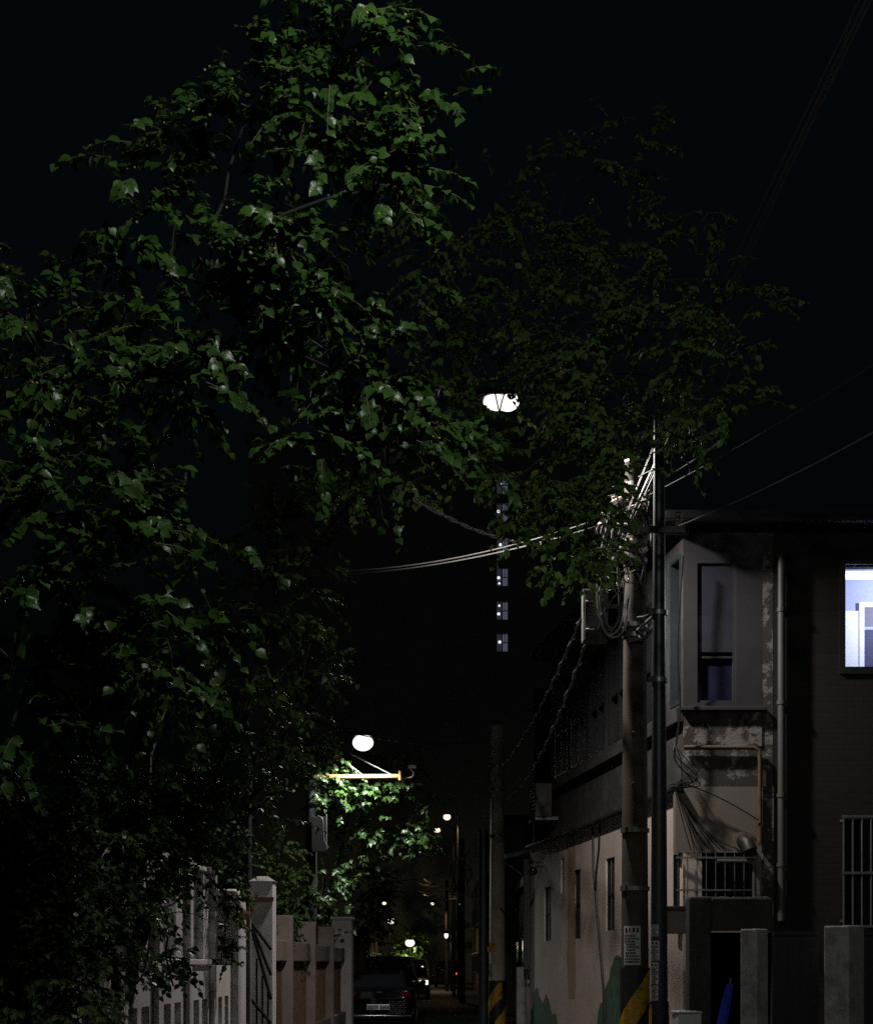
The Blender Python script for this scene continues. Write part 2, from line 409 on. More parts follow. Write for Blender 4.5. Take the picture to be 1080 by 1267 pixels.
# front: bay, peeling panels, cream wall, barred kitchen window
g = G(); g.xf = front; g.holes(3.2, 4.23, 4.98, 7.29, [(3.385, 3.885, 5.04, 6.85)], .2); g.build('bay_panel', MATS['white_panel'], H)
g = G(); g.xf = front; g.box(3.385, 3.885, .075, .09, 5.04, 6.85)
w = g.build('window', MATS['blue_glass'], H)
b_ = G(); b_.xf = front; b_.box(3.42, 3.85, .03, .072, 5.70, 6.85); b_.build('film', MATS['bay_film'], w)
f = G(); f.xf = front; f.box(3.385, 3.42, .02, .073, 5.04, 6.85); f.box(3.85, 3.885, .02, .073, 5.04, 6.85); f.box(3.42, 3.85, .02, .073, 5.04, 5.07); f.box(3.42, 3.85, .03, .073, 5.62, 5.645)
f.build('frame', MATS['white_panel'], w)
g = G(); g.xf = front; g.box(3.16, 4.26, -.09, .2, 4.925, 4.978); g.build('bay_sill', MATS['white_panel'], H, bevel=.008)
g = G(); g.xf = front; g.box(3.2, 4.22, -.015, .2, 4.47, 4.922); g.box(3.2, 4.22, 0, .2, 3.95, 4.467); g.build('peeling_panel', MATS['peeling_paint'], H)
g = G(); g.xf = front; g.holes(3.1, 4.22, 2.05, 3.947, [(3.1, 4.13, 2.35, 3.09)], .2); g.build('cream_wall', MATS['cream_paint'], H)
g = G(); g.xf = front; g.box(3.1, 4.12, .16, .19, 2.36, 3.08); w = g.build('window', MATS['dark_glass'], H)
f = G(); f.xf = front
for k in range(9): f.tube([(3.13 + k * .122, -.04, 2.35), (3.13 + k * .122, -.04, 3.1)], .0075, 5)
for z in (2.6, 3.02): f.box(3.1, 4.15, -.052, -.035, z - .01, z + .012)
f.build('security_bars', MATS['grey_steel'], w)
g = G(); g.xf = front; g.tube([(3.2, -.06, 4.45), (4.1, -.06, 4.445), (4.17, -.06, 4.42), (4.185, -.06, 4.3), (4.185, -.06, 3.35)], .028, 8); g.tube([(4.185, -.06, 3.42), (4.185, -.06, 3.2)], .042, 8)
g.build('gas_pipe', MATS['rusty_pipe'], H, True)
g = G(); g.xf = front; g.tube([(3.62, -.12, 2.97), (4.03, -.12, 2.97), (4.09, -.12, 2.94), (4.1, -.12, 2.88), (4.1, -.12, 2.5)], .026, 8); g.build('waste_pipe', MATS['white_pipe'], H, True)
g = G(); g.xf = front; g.tube([(3.97, .02, 3.24), (3.97, -.08, 3.24), (4.0, -.17, 3.2), (4.03, -.2, 3.1)], [.085, .085, .09, .1], 14); g.build('vent_pipe', MATS['black_metal'], H, True)
g = G(); g.xf = front; g.tube([(3.97, -.003, 3.24), (3.97, -.02, 3.24)], .125, 18); g.build('vent_collar', MATS['cream_paint'], H, True)
g = G(); g.xf = front; g.box(4.225, 4.37, -.03, .2, 2.05, 3.95); g.box(4.232, 4.365, 0, .2, 3.952, 7.29); g.build('corner_strip', [MATS['peeling_paint']], H)
# brick front with the lit window
LW = (5.28, 6.75, 5.5, 6.83)
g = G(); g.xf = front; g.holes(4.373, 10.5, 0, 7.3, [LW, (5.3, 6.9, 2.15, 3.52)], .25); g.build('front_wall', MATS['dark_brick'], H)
g = G(); g.xf = front
for q in ((LW[0] - .06, LW[0] + .02, LW[2] - .09, LW[3] + .05), (LW[1] - .02, LW[1] + .06, LW[2] - .09, LW[3] + .05), (LW[0] + .02, LW[1] - .02, LW[2] - .09, LW[2]), (LW[0] + .02, LW[1] - .02, LW[3], LW[3] + .05)): g.box(q[0], q[1], -.03, .12, q[2], q[3])
wl = g.build('window', MATS['dark_metal'], H, label='lit upper window with dark frame')
g = G(); g.xf = front; g.box(LW[0] + .02, LW[1] - .02, .06, .066, LW[2], LW[3]); g.build('pane', MATS['clear_glass'], wl)
# the lit room behind it
g = G(); g.box(5.0, 7.4, 22.75, 22.8, 4.6, 7.05); g.box(4.95, 5.0, 21.251, 22.8, 4.6, 7.05); g.box(7.4, 7.45, 21.251, 22.8, 4.6, 7.05); g.box(4.95, 7.45, 21.251, 22.8, 7.05, 7.1); g.box(4.95, 7.45, 21.251, 22.8, 4.55, 4.6)
g.build('room_wall', MATS['room_paint'], H)
g = G(); g.box(5.25, 5.92, 22.7, 22.748, 4.6, 6.6); g.box(5.93, 6.0, 22.69, 22.748, 4.6, 6.72); g.box(6.85, 6.92, 22.69, 22.748, 4.6, 6.72); g.box(6.0, 6.85, 22.69, 22.748, 6.65, 6.72)  # wide left panel paints the brightly lit strip of wall white
df = g.build('room_door_frame', MATS['white_gloss'], H)
g = G(); g.box(6.0, 6.85, 22.7, 22.74, 4.6, 6.33); g.build('door_leaf', MATS['door_paint'], df)
g = G(); g.box(6.0, 6.85, 22.7, 22.74, 6.38, 6.645); g.build('door_light', MATS['door_panel'], df)
g = G(); g.box(6.0, 6.85, 22.69, 22.74, 6.333, 6.377); g.build('door_rail', MATS['room_paint'], df)
g = G(); g.box(5.42, 6.9, 21.72, 21.88, 6.84, 6.93); g.build('ceiling_lamp', M('lamp_tube', (1, .97, .95), emit=1.8, ecol=(1, .97, 1), bump=0), H, bevel=.03)
lt = bpy.data.lights.new('room_light', 'POINT'); lt.shadow_soft_size = .06; lt.energy = 115; lt.color = (.9, .92, 1)
lo = bpy.data.objects.new('room_light', lt); COL.objects.link(lo); lo.location = (6.62, 21.7, 6.72)
# ground floor barred window in the brick
g = G(); g.xf = front; g.box(5.3, 6.9, .14, .16, 2.15, 3.52); w = g.build('window', MATS['dark_glass'], H)
f = G(); f.xf = front
for k in range(15): f.tube([(5.26 + k * .118, -.1, 2.12), (5.26 + k * .118, -.1, 3.56)], .012, 6)
for z in (2.13, 2.82, 3.55): f.box(5.24, 7.0, -.115, -.085, z - .016, z + .016)
for z in (2.2, 3.5): f.box(5.235, 5.265, -.085, .02, z - .015, z + .015)
f.build('security_bars', MATS['grey_steel'], w)
g = G(); g.xf = front; g.tube([(4.46, -.08, 6.95), (4.46, -.08, 2.2)], .05, 10)
for z in (6.2, 5.0, 3.8, 2.9): g.tube([(4.46, -.08, z), (4.46, -.08, z + .05)], .062, 10)
g.build('downpipe', MATS['white_pipe'], H, True)
g = G()
rc = [side(Vector((-.3, -.3, 0))), Vector((10.9, 20.6, 0)), Vector((10.9, 34, 0)), side(Vector((9.3, -.3, 0)))]
g.hull8([q + Vector((0, 0, 7.303)) for q in rc] + [q + Vector((0, 0, 7.45)) for q in rc])
rf = g.build('roof', MATS['roof_tile'], H)
g = G(); g.tube([rc[0] + Vector((-.05, -.07, 7.32)), rc[1] + Vector((0, -.07, 7.32))], .06, 8); g.build('gutter', MATS['dark_metal'], rf)
g = G(); g.box(10.25, 10.5, 21.26, 33.5, 0, 7.3); g.box(2.0, 10.24, 33.2, 33.5, 0, 7.3); g.build('rear_wall', MATS['dark_brick'], H)
g = G(); g.xf = side; g.tube([(-.1, -.06, 3.93), (2, -.07, 3.92), (5, -.07, 3.9), (8, -.08, 3.9), (11.1, -.05, 3.94)], .05, 8); g.build('eave_pipe', MATS['black_metal'], H, True)
g = G(); g.xf = side; g.tube([(11.04, -.09, 3.7), (11.04, -.09, 1.6)], .055, 10); g.tube([(10.9, -.07, 3.7), (10.9, -.07, 1.6)], .035, 10); g.build('downpipe', MATS['white_pipe'], H, True)
# air conditioner box on the upper wall
t = thing('air_conditioner', 'dark outdoor air conditioner unit hung at the far end of the upper street wall', 'air conditioner', side(Vector((8.6, -.3, 4.2))))
g = G(); g.xf = side; g.box(8.2, 9.0, -.42, -.12, 4.3, 4.9); g.build('casing', MATS['plaster_dark'], t, bevel=.015)
g = G(); g.xf = side
for k in range(7): g.box(8.26, 8.7, -.435, -.422, 4.36 + k * .07, 4.39 + k * .07)
g.build('grille', MATS['dark_metal'], t)
g = G(); g.xf = side; g.box(8.25, 8.29, -.42, -.002, 4.24, 4.298); g.build('bracket', MATS['grey_steel'], t)
g = G(); g.xf = side; g.box(8.9, 8.94, -.42, -.002, 4.24, 4.298); g.build('bracket', MATS['grey_steel'], t)
# dome camera on the far corner
t = thing('security_camera', 'small dark dome camera fixed near the far end of the painted wall', 'camera', side(Vector((9.7, -.1, 3.4))))
g = G(); g.xf = side; g.tube([(9.7, -.003, 3.52), (9.7, -.16, 3.52), (9.7, -.2, 3.47)], [.05, .05, .07], 10); g.build('bracket', MATS['grey_steel'], t)
g = G(); g.xf = side; g.ball((9.7, -.2, 3.4), .095); g.build('dome', MATS['dark_glass'], t, True)

# ------------------------------------------------------------------ the front fence of the house
t = thing('concrete_gateway', 'grey concrete gate frame with heavy lintel beside the tall steel pole', 'gate frame', (3.1, 18, 0))
g = G(); g.box(2.81, 3.06, 18, 18.28, 0, 2.395); g.build('post', MATS['dark_concrete'], t, bevel=.03)
g = G(); g.box(3.063, 3.74, 18.0, 18.35, 2.02, 2.38); g.build('lintel', MATS['dark_concrete'], t, bevel=.02)
g = G(); g.xf = lambda q: Vector((q.x, q.y, q.z)); 
for k in range(14):
    r = random.Random(k); x = 2.9 + k * .06; g.ball((x, 18.1 + r.uniform(-.05, .1), 2.385), r.uniform(.02, .05), None, r.uniform(.008, .018), 8, 5)
g.build('moss', MATS['plaster_dark'], t)
t = thing('concrete_beam', 'short pale concrete beam with brown coping behind the tall steel pole', 'beam', (2.75, 19, 2))
g = G(); g.box(2.56, 2.98, 18.9, 19.15, 2.0, 2.27); g.build('beam', MATS['cream_paint'], t, bevel=.01)
g = G(); g.box(2.55, 2.975, 18.87, 19.17, 2.273, 2.32); g.build('coping', MATS['rusty_pipe'], t, bevel=.006)
def gatepost(x, y, w, h, lab):
    g = G(); c = Vector((x, y, 0)); r = w / 2 * 1.0
    g.obox((x, y, h / 2), (w, w, h), R(43)); o = g.build('gate_post', MATS['post_concrete'], None, bevel=.015)
    return tag(o, lab, 'gate post', 'square concrete posts of the front fence')
gatepost(3.24, 16.5, .205, 2.0, 'slim square concrete post right under the lintel end, left of the sheet gate')
gatepost(4.03, 16.0, .285, 2.02, 'thicker square concrete post at the right edge below the barred window')
def sheet_gate(name, x0, x1, y, lab, h=1.93):
    t = thing(name, lab, 'gate', ((x0 + x1) / 2, y, 0))
    g = G(); g.box(x0, x1, y, y + .03, .08, h); g.build('sheet', MATS['black_metal'], t)
    g = G()
    for k in range(int((x1 - x0) / .11)): g.box(x0 + .05 + k * .11, x0 + .075 + k * .11, y - .012, y - .001, .1, h - .05)
    g.build('ribs', MATS['black_metal'], t)
    g = G(); g.box(x0, x1, y - .02, y + .04, h + .001, h + .04); g.build('top_rail', MATS['dark_metal'], t)
sheet_gate('sheet_gate', 3.38, 3.84, 16.25, 'black ribbed metal gate between the two square concrete posts')
sheet_gate('sheet_gate', 4.22, 5.6, 16.0, 'black ribbed metal fence panel right of the thicker concrete post')
# blue folded parasol leaning in the gateway
t = thing('parasol', 'folded bright blue parasol leaning in the gateway under the lintel', 'parasol', (3.02, 17.2, 0))
a = Vector((2.92, 17.3, .35)); b = Vector((3.135, 17.3, 1.43)); n = (b - a)
rr = []
for k in range(8):
    q = a.lerp(b, k / 7); w = [.035, .05, .06, .062, .06, .056, .05, .038][k]
    rr.append([q + Vector((math.cos(2 * math.pi * j / 14), math.sin(2 * math.pi * j / 14), 0)) * w * (1 if j % 2 else .72) for j in range(14)])
g = G(); g.rings(rr); g.build('canopy', MATS['blue_plastic'], t)
g = G(); g.tube([a - n * .32, a + n * .02, b - n * .01, b + n * .06], [.012, .012, .009, .008], 8); g.build('pole', MATS['grey_steel'], t)
g = G(); g.obox((2.72, 17.6, .95), (.26, .22, .3), R(12)); g.obox((2.72, 17.6, 1.12), (.28, .24, .03), R(14))
t = g.build('foam_box', MATS['paper'], None, bevel=.01); tag(t, 'small white box standing between the tall steel pole and the gate frame', 'box')
g = G(); g.obox((2.72, 17.6, .4), (.34, .3, .79), R(12))
for z in (.2, .5): g.obox((2.72, 17.6, z), (.36, .32, .03), R(12))
tag(g.build('crate_stand', MATS['dark_concrete'], None, bevel=.01), 'dark stand under the small white box by the gate frame', 'stand')

# low pillar and dark house at the far end of the painted wall
t = thing('low_pillar', 'low rounded concrete pillar with a coping at the far end of the painted wall', 'pillar', (1.66, 32.6, 0))
g = G(); g.box(1.6, 1.78, 32.4, 32.7, 0, 1.58); g.build('post', MATS['post_concrete'], t, bevel=.04)
g = G(); g.box(1.783, 1.98, 32.36, 32.72, 1.42, 1.56); g.build('coping', MATS['post_concrete'], t, bevel=.02)

# ------------------------------------------------------------------ the garden wall on the left
def lw(y): return -2.28 + .0188 * (y - 16.4)
LU = Vector((.0188, 1, 0)).normalized(); LN = Vector((-1, .0188, 0)).normalized()
def left(q): return Vector((lw(16.4), 16.4, 0)) + LU * (q.x - 16.4) + LN * q.y + Vector((0, 0, q.z))    # local (y, depth away from the lane, z)
W = thing('garden_wall', 'cream garden wall with pilasters, fluted openings and a row of small slots', 'wall', left(Vector((13.5, 0, 0))))
piers = [10.45, 11.95, 13.4, 14.9, 16.35]
hs = []
for a in piers[:-1]:
    for k in (0, 1): hs.append((a + .42 + k * .5, a + .75 + k * .5, .62, 1.3))
hs += [(16.85, 17.1, .62, 1.3), (17.3, 17.55, .62, 1.3)]
g = G(); g.xf = left; g.holes(10.3, 17.75, 0, 1.63, hs, .2); g.build('lower_wall', MATS['garden_wall_paint'], W)
g = G(); g.xf = left; g.box(10.3, 17.75, .14, .17, .6, 1.33); g.build('slot_backing', MATS['plaster_dark'], W)
g = G(); g.xf = left; g.box(10.3, 16.3, -.03, .21, 1.632, 1.69); g.build('ledge', MATS['garden_wall_paint'], W, bevel=.01)
for a in piers:
    g = G(); g.xf = left; g.box(a - .08, a + .08, -.06, .24, 1.692, 2.62); g.box(a - .07, a + .07, -.05, -.002, 0, 1.63); g.build('pilaster', MATS['garden_wall_paint'], W, bevel=.012)
for a in piers[:-1]:
    g = G(); g.xf = left; g.box(a + .085, a + .30, .0, .16, 1.692, 2.55); g.box(a + 1.0, a + 1.36, 0, .16, 1.692, 2.55); g.build('panel', MATS['garden_wall_paint'], W, bevel=.01)
    g = G(); g.xf = left
    for k in range(7): g.tube([(a + .35 + k * .1, .08, 1.692), (a + .35 + k * .1, .08, 2.5)], .022, 6)
    g.build('grille', MATS['galvanised'], W)
    g = G(); g.xf = left; g.box(a + .085, a + 1.36, -.02, .2, 2.553, 2.6); g.build('top_rail', MATS['garden_wall_paint'], W, bevel=.008)
# gate with two pillars
t = thing('gate_pillar', 'mauve rounded gate pillar at the end of the cream garden wall', 'gate pillar', left(Vector((18.0, 0, 0))), None)
g = G(); g.xf = left; g.box(17.755, 18.3, -.1, .3, 0, 2.47); g.build('shaft', MATS['mauve_paint'], t, bevel=.07)
g = G(); g.xf = left; g.box(17.74, 18.31, -.13, -.1, 2.2, 2.24); g.build('hinge_strap', MATS['rusty_pipe'], t)
t = thing('gate_pillar', 'square grey gate pillar with a rusty hinge strap just behind the iron gate', 'gate pillar', (-2.2, 20.5, 0), None)
g = G(); g.box(-2.335, -2.05, 20.3, 20.7, 0, 2.68); g.build('shaft', MATS['mauve_paint'], t, bevel=.012)
g = G(); g.hull8([(-2.355, 20.28, 2.682), (-2.03, 20.28, 2.682), (-2.03, 20.72, 2.682), (-2.355, 20.72, 2.682), (-2.25, 20.4, 2.75), (-2.13, 20.4, 2.75), (-2.13, 20.6, 2.75), (-2.25, 20.6, 2.75)]); g.build('cap', MATS['post_concrete'], t)
g = G(); g.box(-2.34, -2.04, 20.27, 20.298, 2.43, 2.48); g.tube([(-2.31, 20.25, 2.33), (-2.31, 20.25, 2.48)], .024, 8); g.build('hinge_strap', MATS['rusty_pipe'], t)
t = thing('iron_gate', 'narrow iron gate leaf with fanned diagonal bars standing open before the grey pillar', 'gate', (-2.25, 20.05, 0))
g = G(); g.box(-2.40, -2.31, 20.0, 20.08, 0, 2.5); g.build('gate_stile', MATS['rusty_pipe'], t, bevel=.008)
g = G(); g.tube([(-2.30, 19.98, .1), (-2.30, 19.98, 2.2)], .014, 6); g.tube([(-2.415, 19.98, .1), (-2.415, 19.98, 2.25)], .014, 6); g.build('edge_rod', MATS['galvanised'], t)
g = G()
for q in ((2.16, 1.82), (2.14, 1.5), (2.1, 1.2), (1.2, .9), (.9, .3)): g.tube([(-2.3, 20.08, q[0]), (-2.06, 20.16, q[1])], .02, 6)  # dark bars modelled in place of the shadow stripes across the pillar
for x in (-2.24, -2.17, -2.10): g.tube([(x, 20.17, .15), (x, 20.17, 1.5 + (-2.17 - x) * 3)], .012, 6)
g.build('bars', MATS['black_metal'], t)
# steel pole rising behind the gate
t = thing('steel_pole', 'thin grey steel pole rising behind the gate pillars into the leaves', 'pole', (-2.42, 20.85, 0))
g = G(); g.tube([(-2.42, 20.85, 0), (-2.41, 20.85, 4.45)], .035, 10); g.build('shaft', MATS['steel_post'], t, True)
g = G(); g.tube([(-2.41, 20.85, 4.452), (-2.41, 20.85, 4.5)], .045, 10); g.build('cap', MATS['steel_post'], t, True)
# iron bar fence further along
F = thing('bar_fence', 'dark iron bar fence on a low cream wall running to the tall end post', 'fence', left(Vector((27, 0, 0))))
g = G(); g.xf = left; g.box(20.3, 34.6, 0, .2, 0, .62); g.box(20.3, 34.6, .02, .18, 1.68, 1.98); g.build('rail_wall', MATS['fence_paint'], F, bevel=.015)
for a in (23.6, 27.2, 30.9):
    g = G(); g.xf = left; g.box(a - .09, a + .09, -.05, .25, 0, 2.35); g.build('post', MATS['fence_paint'], F, bevel=.012)
g = G(); g.xf = left
for k in range(int(14.2 / .16)):
    a = 20.4 + k * .16
    if min(abs(a - q) for q in (23.6, 27.2, 30.9)) > .15: g.tube([(a, .1, .62), (a, .1, 1.68)], .013, 5)
g.build('bars', MATS['rusty_pipe'], F)
t = thing('end_post', 'tall cream wall end post beside the parked black sedan', 'post', left(Vector((35, 0, 0))))
g = G(); g.xf = left; g.box(34.62, 35.2, -.12, .3, 0, 2.58); g.build('shaft', MATS['garden_wall_paint'], t, bevel=.015)
g = G(); g.xf = left; g.box(34.58, 35.24, -.15, .33, 2.582, 2.64); g.build('cap', MATS['garden_wall_paint'], t, bevel=.01)
# ------------------------------------------------------------------ utility poles
def cam_ang(x, y): return math.atan2(-y, -x)
def notice(t, x, y, r, z0, z1, half, seed, off=0., marks=4):
    """a printed sheet bent round a pole: header squares and rows of small strokes"""
    a = cam_ang(x, y) + off
    g = G(); g.patch((x, y), r + .003, a - half, a + half, z0, z1, 10); s = g.build('notice', MATS['paper'], t)
    g = G(); rr = random.Random(seed); H_ = z1 - z0; hw = half * .86
    for k in range(marks):
        c = a + hw * (-1 + 2 * (k + .5) / marks); q = hw / marks * .62
        g.patch((x, y), r + .006, c - q, c + q, z1 - .17 * H_, z1 - .05 * H_, 3, 1 if k == 1 else 0)
    z = z1 - .23 * H_; row = 0
    while z > z0 + .05 * H_:
        ind = rr.choice((0, 0, .15, .3)) * hw; b = a - hw + ind; e = a + hw - rr.choice((0, .1, .5)) * hw
        h = .045 * H_ if row % 3 else .055 * H_
        while b < e:
            w = rr.uniform(.09, .26) * half
            g.patch((x, y), r + .006, b, min(e, b + w), z - h, z, 2); b += w + .05 * half
        z -= h + rr.uniform(.018, .035) * H_; row += 1
    g.build('print', [MATS['ink'], MATS['red_ink']], s)
    return s
def hazard(t, x, y, r, z0, z1, pitch, off=0., ph=0.):
    a = cam_ang(x, y)
    g = G(); g.patch((x, y), r + .003, a - math.pi, a + math.pi, z0, z1, 24); w = g.build('hazard_wrap', MATS['hazard_black'], t, True)
    g = G()
    z = z0 - pitch + ph
    while z < z1:
        for k in range(24):
            b0 = a - math.pi + 2 * math.pi * k / 24; b1 = b0 + 2 * math.pi / 24
            lo = z + pitch * 2 * k / 24; 
            for zz in (lo,):
                q0, q1, s = zz, zz + pitch * .5, pitch * 2 / 24
                if q0 + s <= z0 or q1 >= z1 + .001: continue
                c0, c1 = max(q0, z0), q1
                g.patch((x, y), r + .007, b0, b1, c0, c1, 1, 0, s if c0 == q0 and c1 + s <= z1 else 0)
        z += pitch
    g.build('hazard_stripes', MATS['hazard_yellow'], w, True)
def shaft(t, x, y, r0, r1, z, mat, n=20, name='shaft'):
    g = G(); g.tube([(x, y, -.3), (x, y, z * .5), (x, y, z)], [r0, (r0 + r1) / 2, r1], n); return g.build(name, MATS[mat], t, True)
def ring(t, x, y, r, z, h=.05, mat='grey_steel', name='clamp_band', lug=True):
    g = G(); g.tube([(x, y, z - h / 2), (x, y, z + h / 2)], r + .012, 18)
    if lug:
        a = cam_ang(x, y); g.obox((x + (r + .03) * math.cos(a - .7), y + (r + .03) * math.sin(a - .7), z), (.05, .07, h * 1.3), a - .7)
    g.build(name, MATS[mat], t, True)
def insulator(t, c, s=1., d=(0, 0, 1)):
    c = Vector(c); d = Vector(d).normalized()
    g = G(); ps = []; rs = []
    for k, r in enumerate((.025, .05, .028, .055, .028, .05, .02)): ps.append(c + d * (k * .03 * s)); rs.append(r * s)
    g.tube(ps, rs, 10); return g.build('insulator', MATS['porcelain'], t, True)

PX, PY = 2.39, 19.5
UP = thing('utility_pole', 'near concrete utility pole with hazard stripes, notice sheet and crowded cable hardware', 'utility pole', (PX, PY, 0), None)
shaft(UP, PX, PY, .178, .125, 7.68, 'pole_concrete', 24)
g = G(); g.tube([(PX, PY, 7.682), (PX, PY, 7.72), (PX, PY, 7.75)], [.13, .13, .09], 20); g.build('cap', MATS['galvanised'], UP, True)
notice(UP, PX, PY, .172, 1.63, 2.10, .62, 3, -.22)
hazard(UP, PX, PY, .175, .0, 1.6, .8, ph=.1)
g = G(); a = cam_ang(PX, PY); g.patch((PX, PY), .134, a - .9, a - .1, 7.37, 7.44, 6); g.build('tag_plate', MATS['paper'], UP)
for z, r in ((7.25, .13), (6.95, .132), (6.72, .134), (6.5, .138), (5.72, .142), (5.6, .143), (3.25, .163), (2.55, .168)): ring(UP, PX, PY, r, z)
# crossarm and brackets
g = G(); g.box(PX - .5, PX + .62, PY - .19, PY - .13, 6.78, 6.86); g.build('crossarm', MATS['dark_metal'], UP, bevel=.006)
g = G(); g.box(PX - .3, PX + .2, PY - .18, PY - .14, 7.03, 7.08); g.build('crossarm', MATS['rusty_pipe'], UP, bevel=.006)
for x, z, s in ((-.42, 6.87, 1), (-.22, 6.87, .9), (-.26, 7.09, .9), (-.12, 7.09, 1), (.1, 7.09, 1), (.3, 6.87, .9), (.5, 6.87, 1)): insulator(UP, (PX + x, PY - .16, z), s)
for x, z in ((-.16, 7.2), (-.2, 7.0), (-.12, 6.62), (-.2, 6.5), (-.02, 6.7), (.12, 6.6)): insulator(UP, (PX + x, PY - .2, z), .75, (-.6, -.5, -.3))
g = G(); g.tube([(PX - .1, PY - .15, 5.52), (PX + .1, PY - .3, 5.53), (PX + .12, PY - 1.2, 5.52)], .035, 8); g.tube([(PX, PY - .2, 5.62), (PX + .1, PY - 1.3, 5.61)], .022, 6)
g.build('brace', MATS['grey_steel'], UP, True)
for z in (4.4, 3.8): 
    g = G(); g.tube([(PX - .05, PY - .12, z), (PX - .06, PY - .34, z)], .009, 6); g.build('step_bolt', MATS['grey_steel'], UP, True)
# grey junction box
JB = thing('junction_box', 'grey metal junction box hung on the left side of the near concrete pole', 'junction box', (1.86, 19.35, 5.5))
g = G(); g.box(1.76, 2.04, 19.22, 19.46, 5.49, 6.08); g.build('casing', MATS['plaster_dark'], JB, bevel=.012)
g = G(); g.box(1.742, 2.045, 19.2, 19.48, 6.083, 6.10); g.build('lid', MATS['galvanised'], JB)  # box's lit top and left side put in as paler metal
g = G(); g.box(1.742, 1.757, 19.24, 19.44, 5.5, 6.08); g.build('door', MATS['galvanised'], JB)
for z in (5.95, 5.62):
    g = G(); g.tube([(1.77, 19.205, z), (1.87, 19.205, z)], .012, 6); g.build('hinge', MATS['galvanised'], JB, True)
for z in (5.6, 5.9):
    g = G(); g.box(2.042, 2.25, 19.3, 19.36, z, z + .04); g.build('bracket', MATS['dark_metal'], JB)
# loops of cable hanging by the box
def wire(name, lab, cat, pts, r, mat, group=None, n=6):
    g = G(); g.tube(pts, r, n); return tag(g.build(name, MATS[mat], None, True), lab, cat, group)
def smooth(pts, n=8):
    pts = [Vector(q) for q in pts]; out = []
    for i in range(len(pts) - 1):
        p0, p1, p2, p3 = pts[max(i - 1, 0)], pts[i], pts[i + 1], pts[min(i + 2, len(pts) - 1)]
        for k in range(n):
            t = k / n; out.append(.5 * ((2 * p1) + (p2 - p0) * t + (2 * p0 - 5 * p1 + 4 * p2 - p3) * t * t + (3 * p1 - p0 - 3 * p2 + p3) * t ** 3))
    return out + [pts[-1]]
def q(px, py, dy=0.): return P(px, py, 19.15 + dy)
LOOP = thing('cable_loop', 'thick looped cables drooping in a U in front of the grey junction box', 'cables', q(752, 780))
for i, pts in enumerate(([q(752, 640), q(746, 690), q(742, 740), q(746, 778), q(757, 785), q(768, 770), q(772, 720)],
                         [q(760, 650), q(751, 700), q(747, 745), q(750, 772), q(760, 776), q(766, 755), q(764, 700)],
                         [q(748, 660, -.05), q(741, 700, -.05), q(739, 735, -.05), q(743, 770, -.05), q(755, 788, -.05), q(771, 780, -.05), q(778, 740, -.05)])):
    g = G(); g.tube(smooth(pts), .016, 6); g.build('cable', MATS['grey_cable' if i != 1 else 'dim_cable'], LOOP, True)
TAN = thing('cable_tangle', 'tangle of pale and black cables wound round the top of the near concrete pole', 'cables', q(765, 700))
rr = random.Random(11)
for k in range(26):
    x0, y0 = rr.uniform(748, 790), rr.uniform(600, 700)
    pts = [q(x0, y0, rr.uniform(-.15, .1))]
    for j in range(rr.randint(3, 5)):
        x0 += rr.uniform(-22, 22); y0 += rr.uniform(-22, 30); x0 = min(805, max(738, x0)); pts.append(q(x0, y0, rr.uniform(-.2, .1)))
    g = G(); g.tube(smooth(pts, 5), rr.choice((.007, .009, .013)), 5); g.build('cable', MATS[rr.choice(('grey_cable', 'dim_cable', 'black_cable'))], TAN, True)
# bundle climbing to the upper right, towards the viewer
BUN = thing('cable_bundle', 'loose bundle of pale cables climbing from the near pole into the leaves above', 'cables', P(775, 665, 19.2))
for k in range(7):
    o = Vector((rr.uniform(-.07, .07), rr.uniform(-.1, .1), rr.uniform(-.06, .06)))
    a = P(768, 668, 19.2) + o * .8; b = P(815, 560, 18.7) + o * 1.2; c = P(845, 490, 18) + o * 1.3; d = P(905, 350, 16.8) + o * 1.3; e = P(985, 180, 15.5) + o; f = P(1130, -120, 14) + o
    g = G(); g.tube(smooth([a, b + Vector((0, 0, rr.uniform(-.08, .03))), c + Vector((0, 0, rr.uniform(-.06, .05))), d, e, f], 10), rr.choice((.007, .009, .012)), 5)
    g.build('cable', MATS['dim_cable'], BUN, True)
# spans
wire('cable', 'lower of two pale cables sagging from the near pole to the leaves left', 'cable', sagline((1.9, 19.3, 6.86), P(385, 712, 24), .14), .011, 'grey_cable')
wire('cable', 'upper of two pale cables sagging from the near pole to the leaves left', 'cable', sagline((1.9, 19.25, 6.93), P(385, 707, 23.5), .17), .010, 'grey_cable')
T2 = thing('twisted_cable', 'twisted pale cable sloping down right from the big left tree toward the far concrete pole', 'cable', P(560, 640, 14))
for s in (0, 1):
    ln = sagline(P(470, 592, 11.5), P(672, 674, 19.5), .12, 40)
    g = G(); g.tube([v + Vector((0, .012 * math.cos(k * .9 + s * 3.1), .012 * math.sin(k * .9 + s * 3.1))) for k, v in enumerate(ln)], .008, 5); g.build('strand', MATS['galvanised'], T2, True)
wire('cable', 'thin pale cable rising right from the tall steel pole over the house bay', 'cable', sagline(P(826, 656, 18.1), P(1120, 512, 15.5), .06), .0085, 'grey_cable')
wire('cable', 'faint dark cable rising right above the pale one over the house roof', 'cable', sagline(P(800, 614, 18.6), P(1120, 425, 15), .05), .0075, 'dim_cable')
wire('cable', 'short pale cable from the cable bundle to the tall steel pole', 'cable', smooth([P(790, 590, 18.4), P(808, 582, 18.0), P(824, 588, 18.05), P(850, 575, 17.9), P(900, 540, 17)]), .010, 'grey_cable')
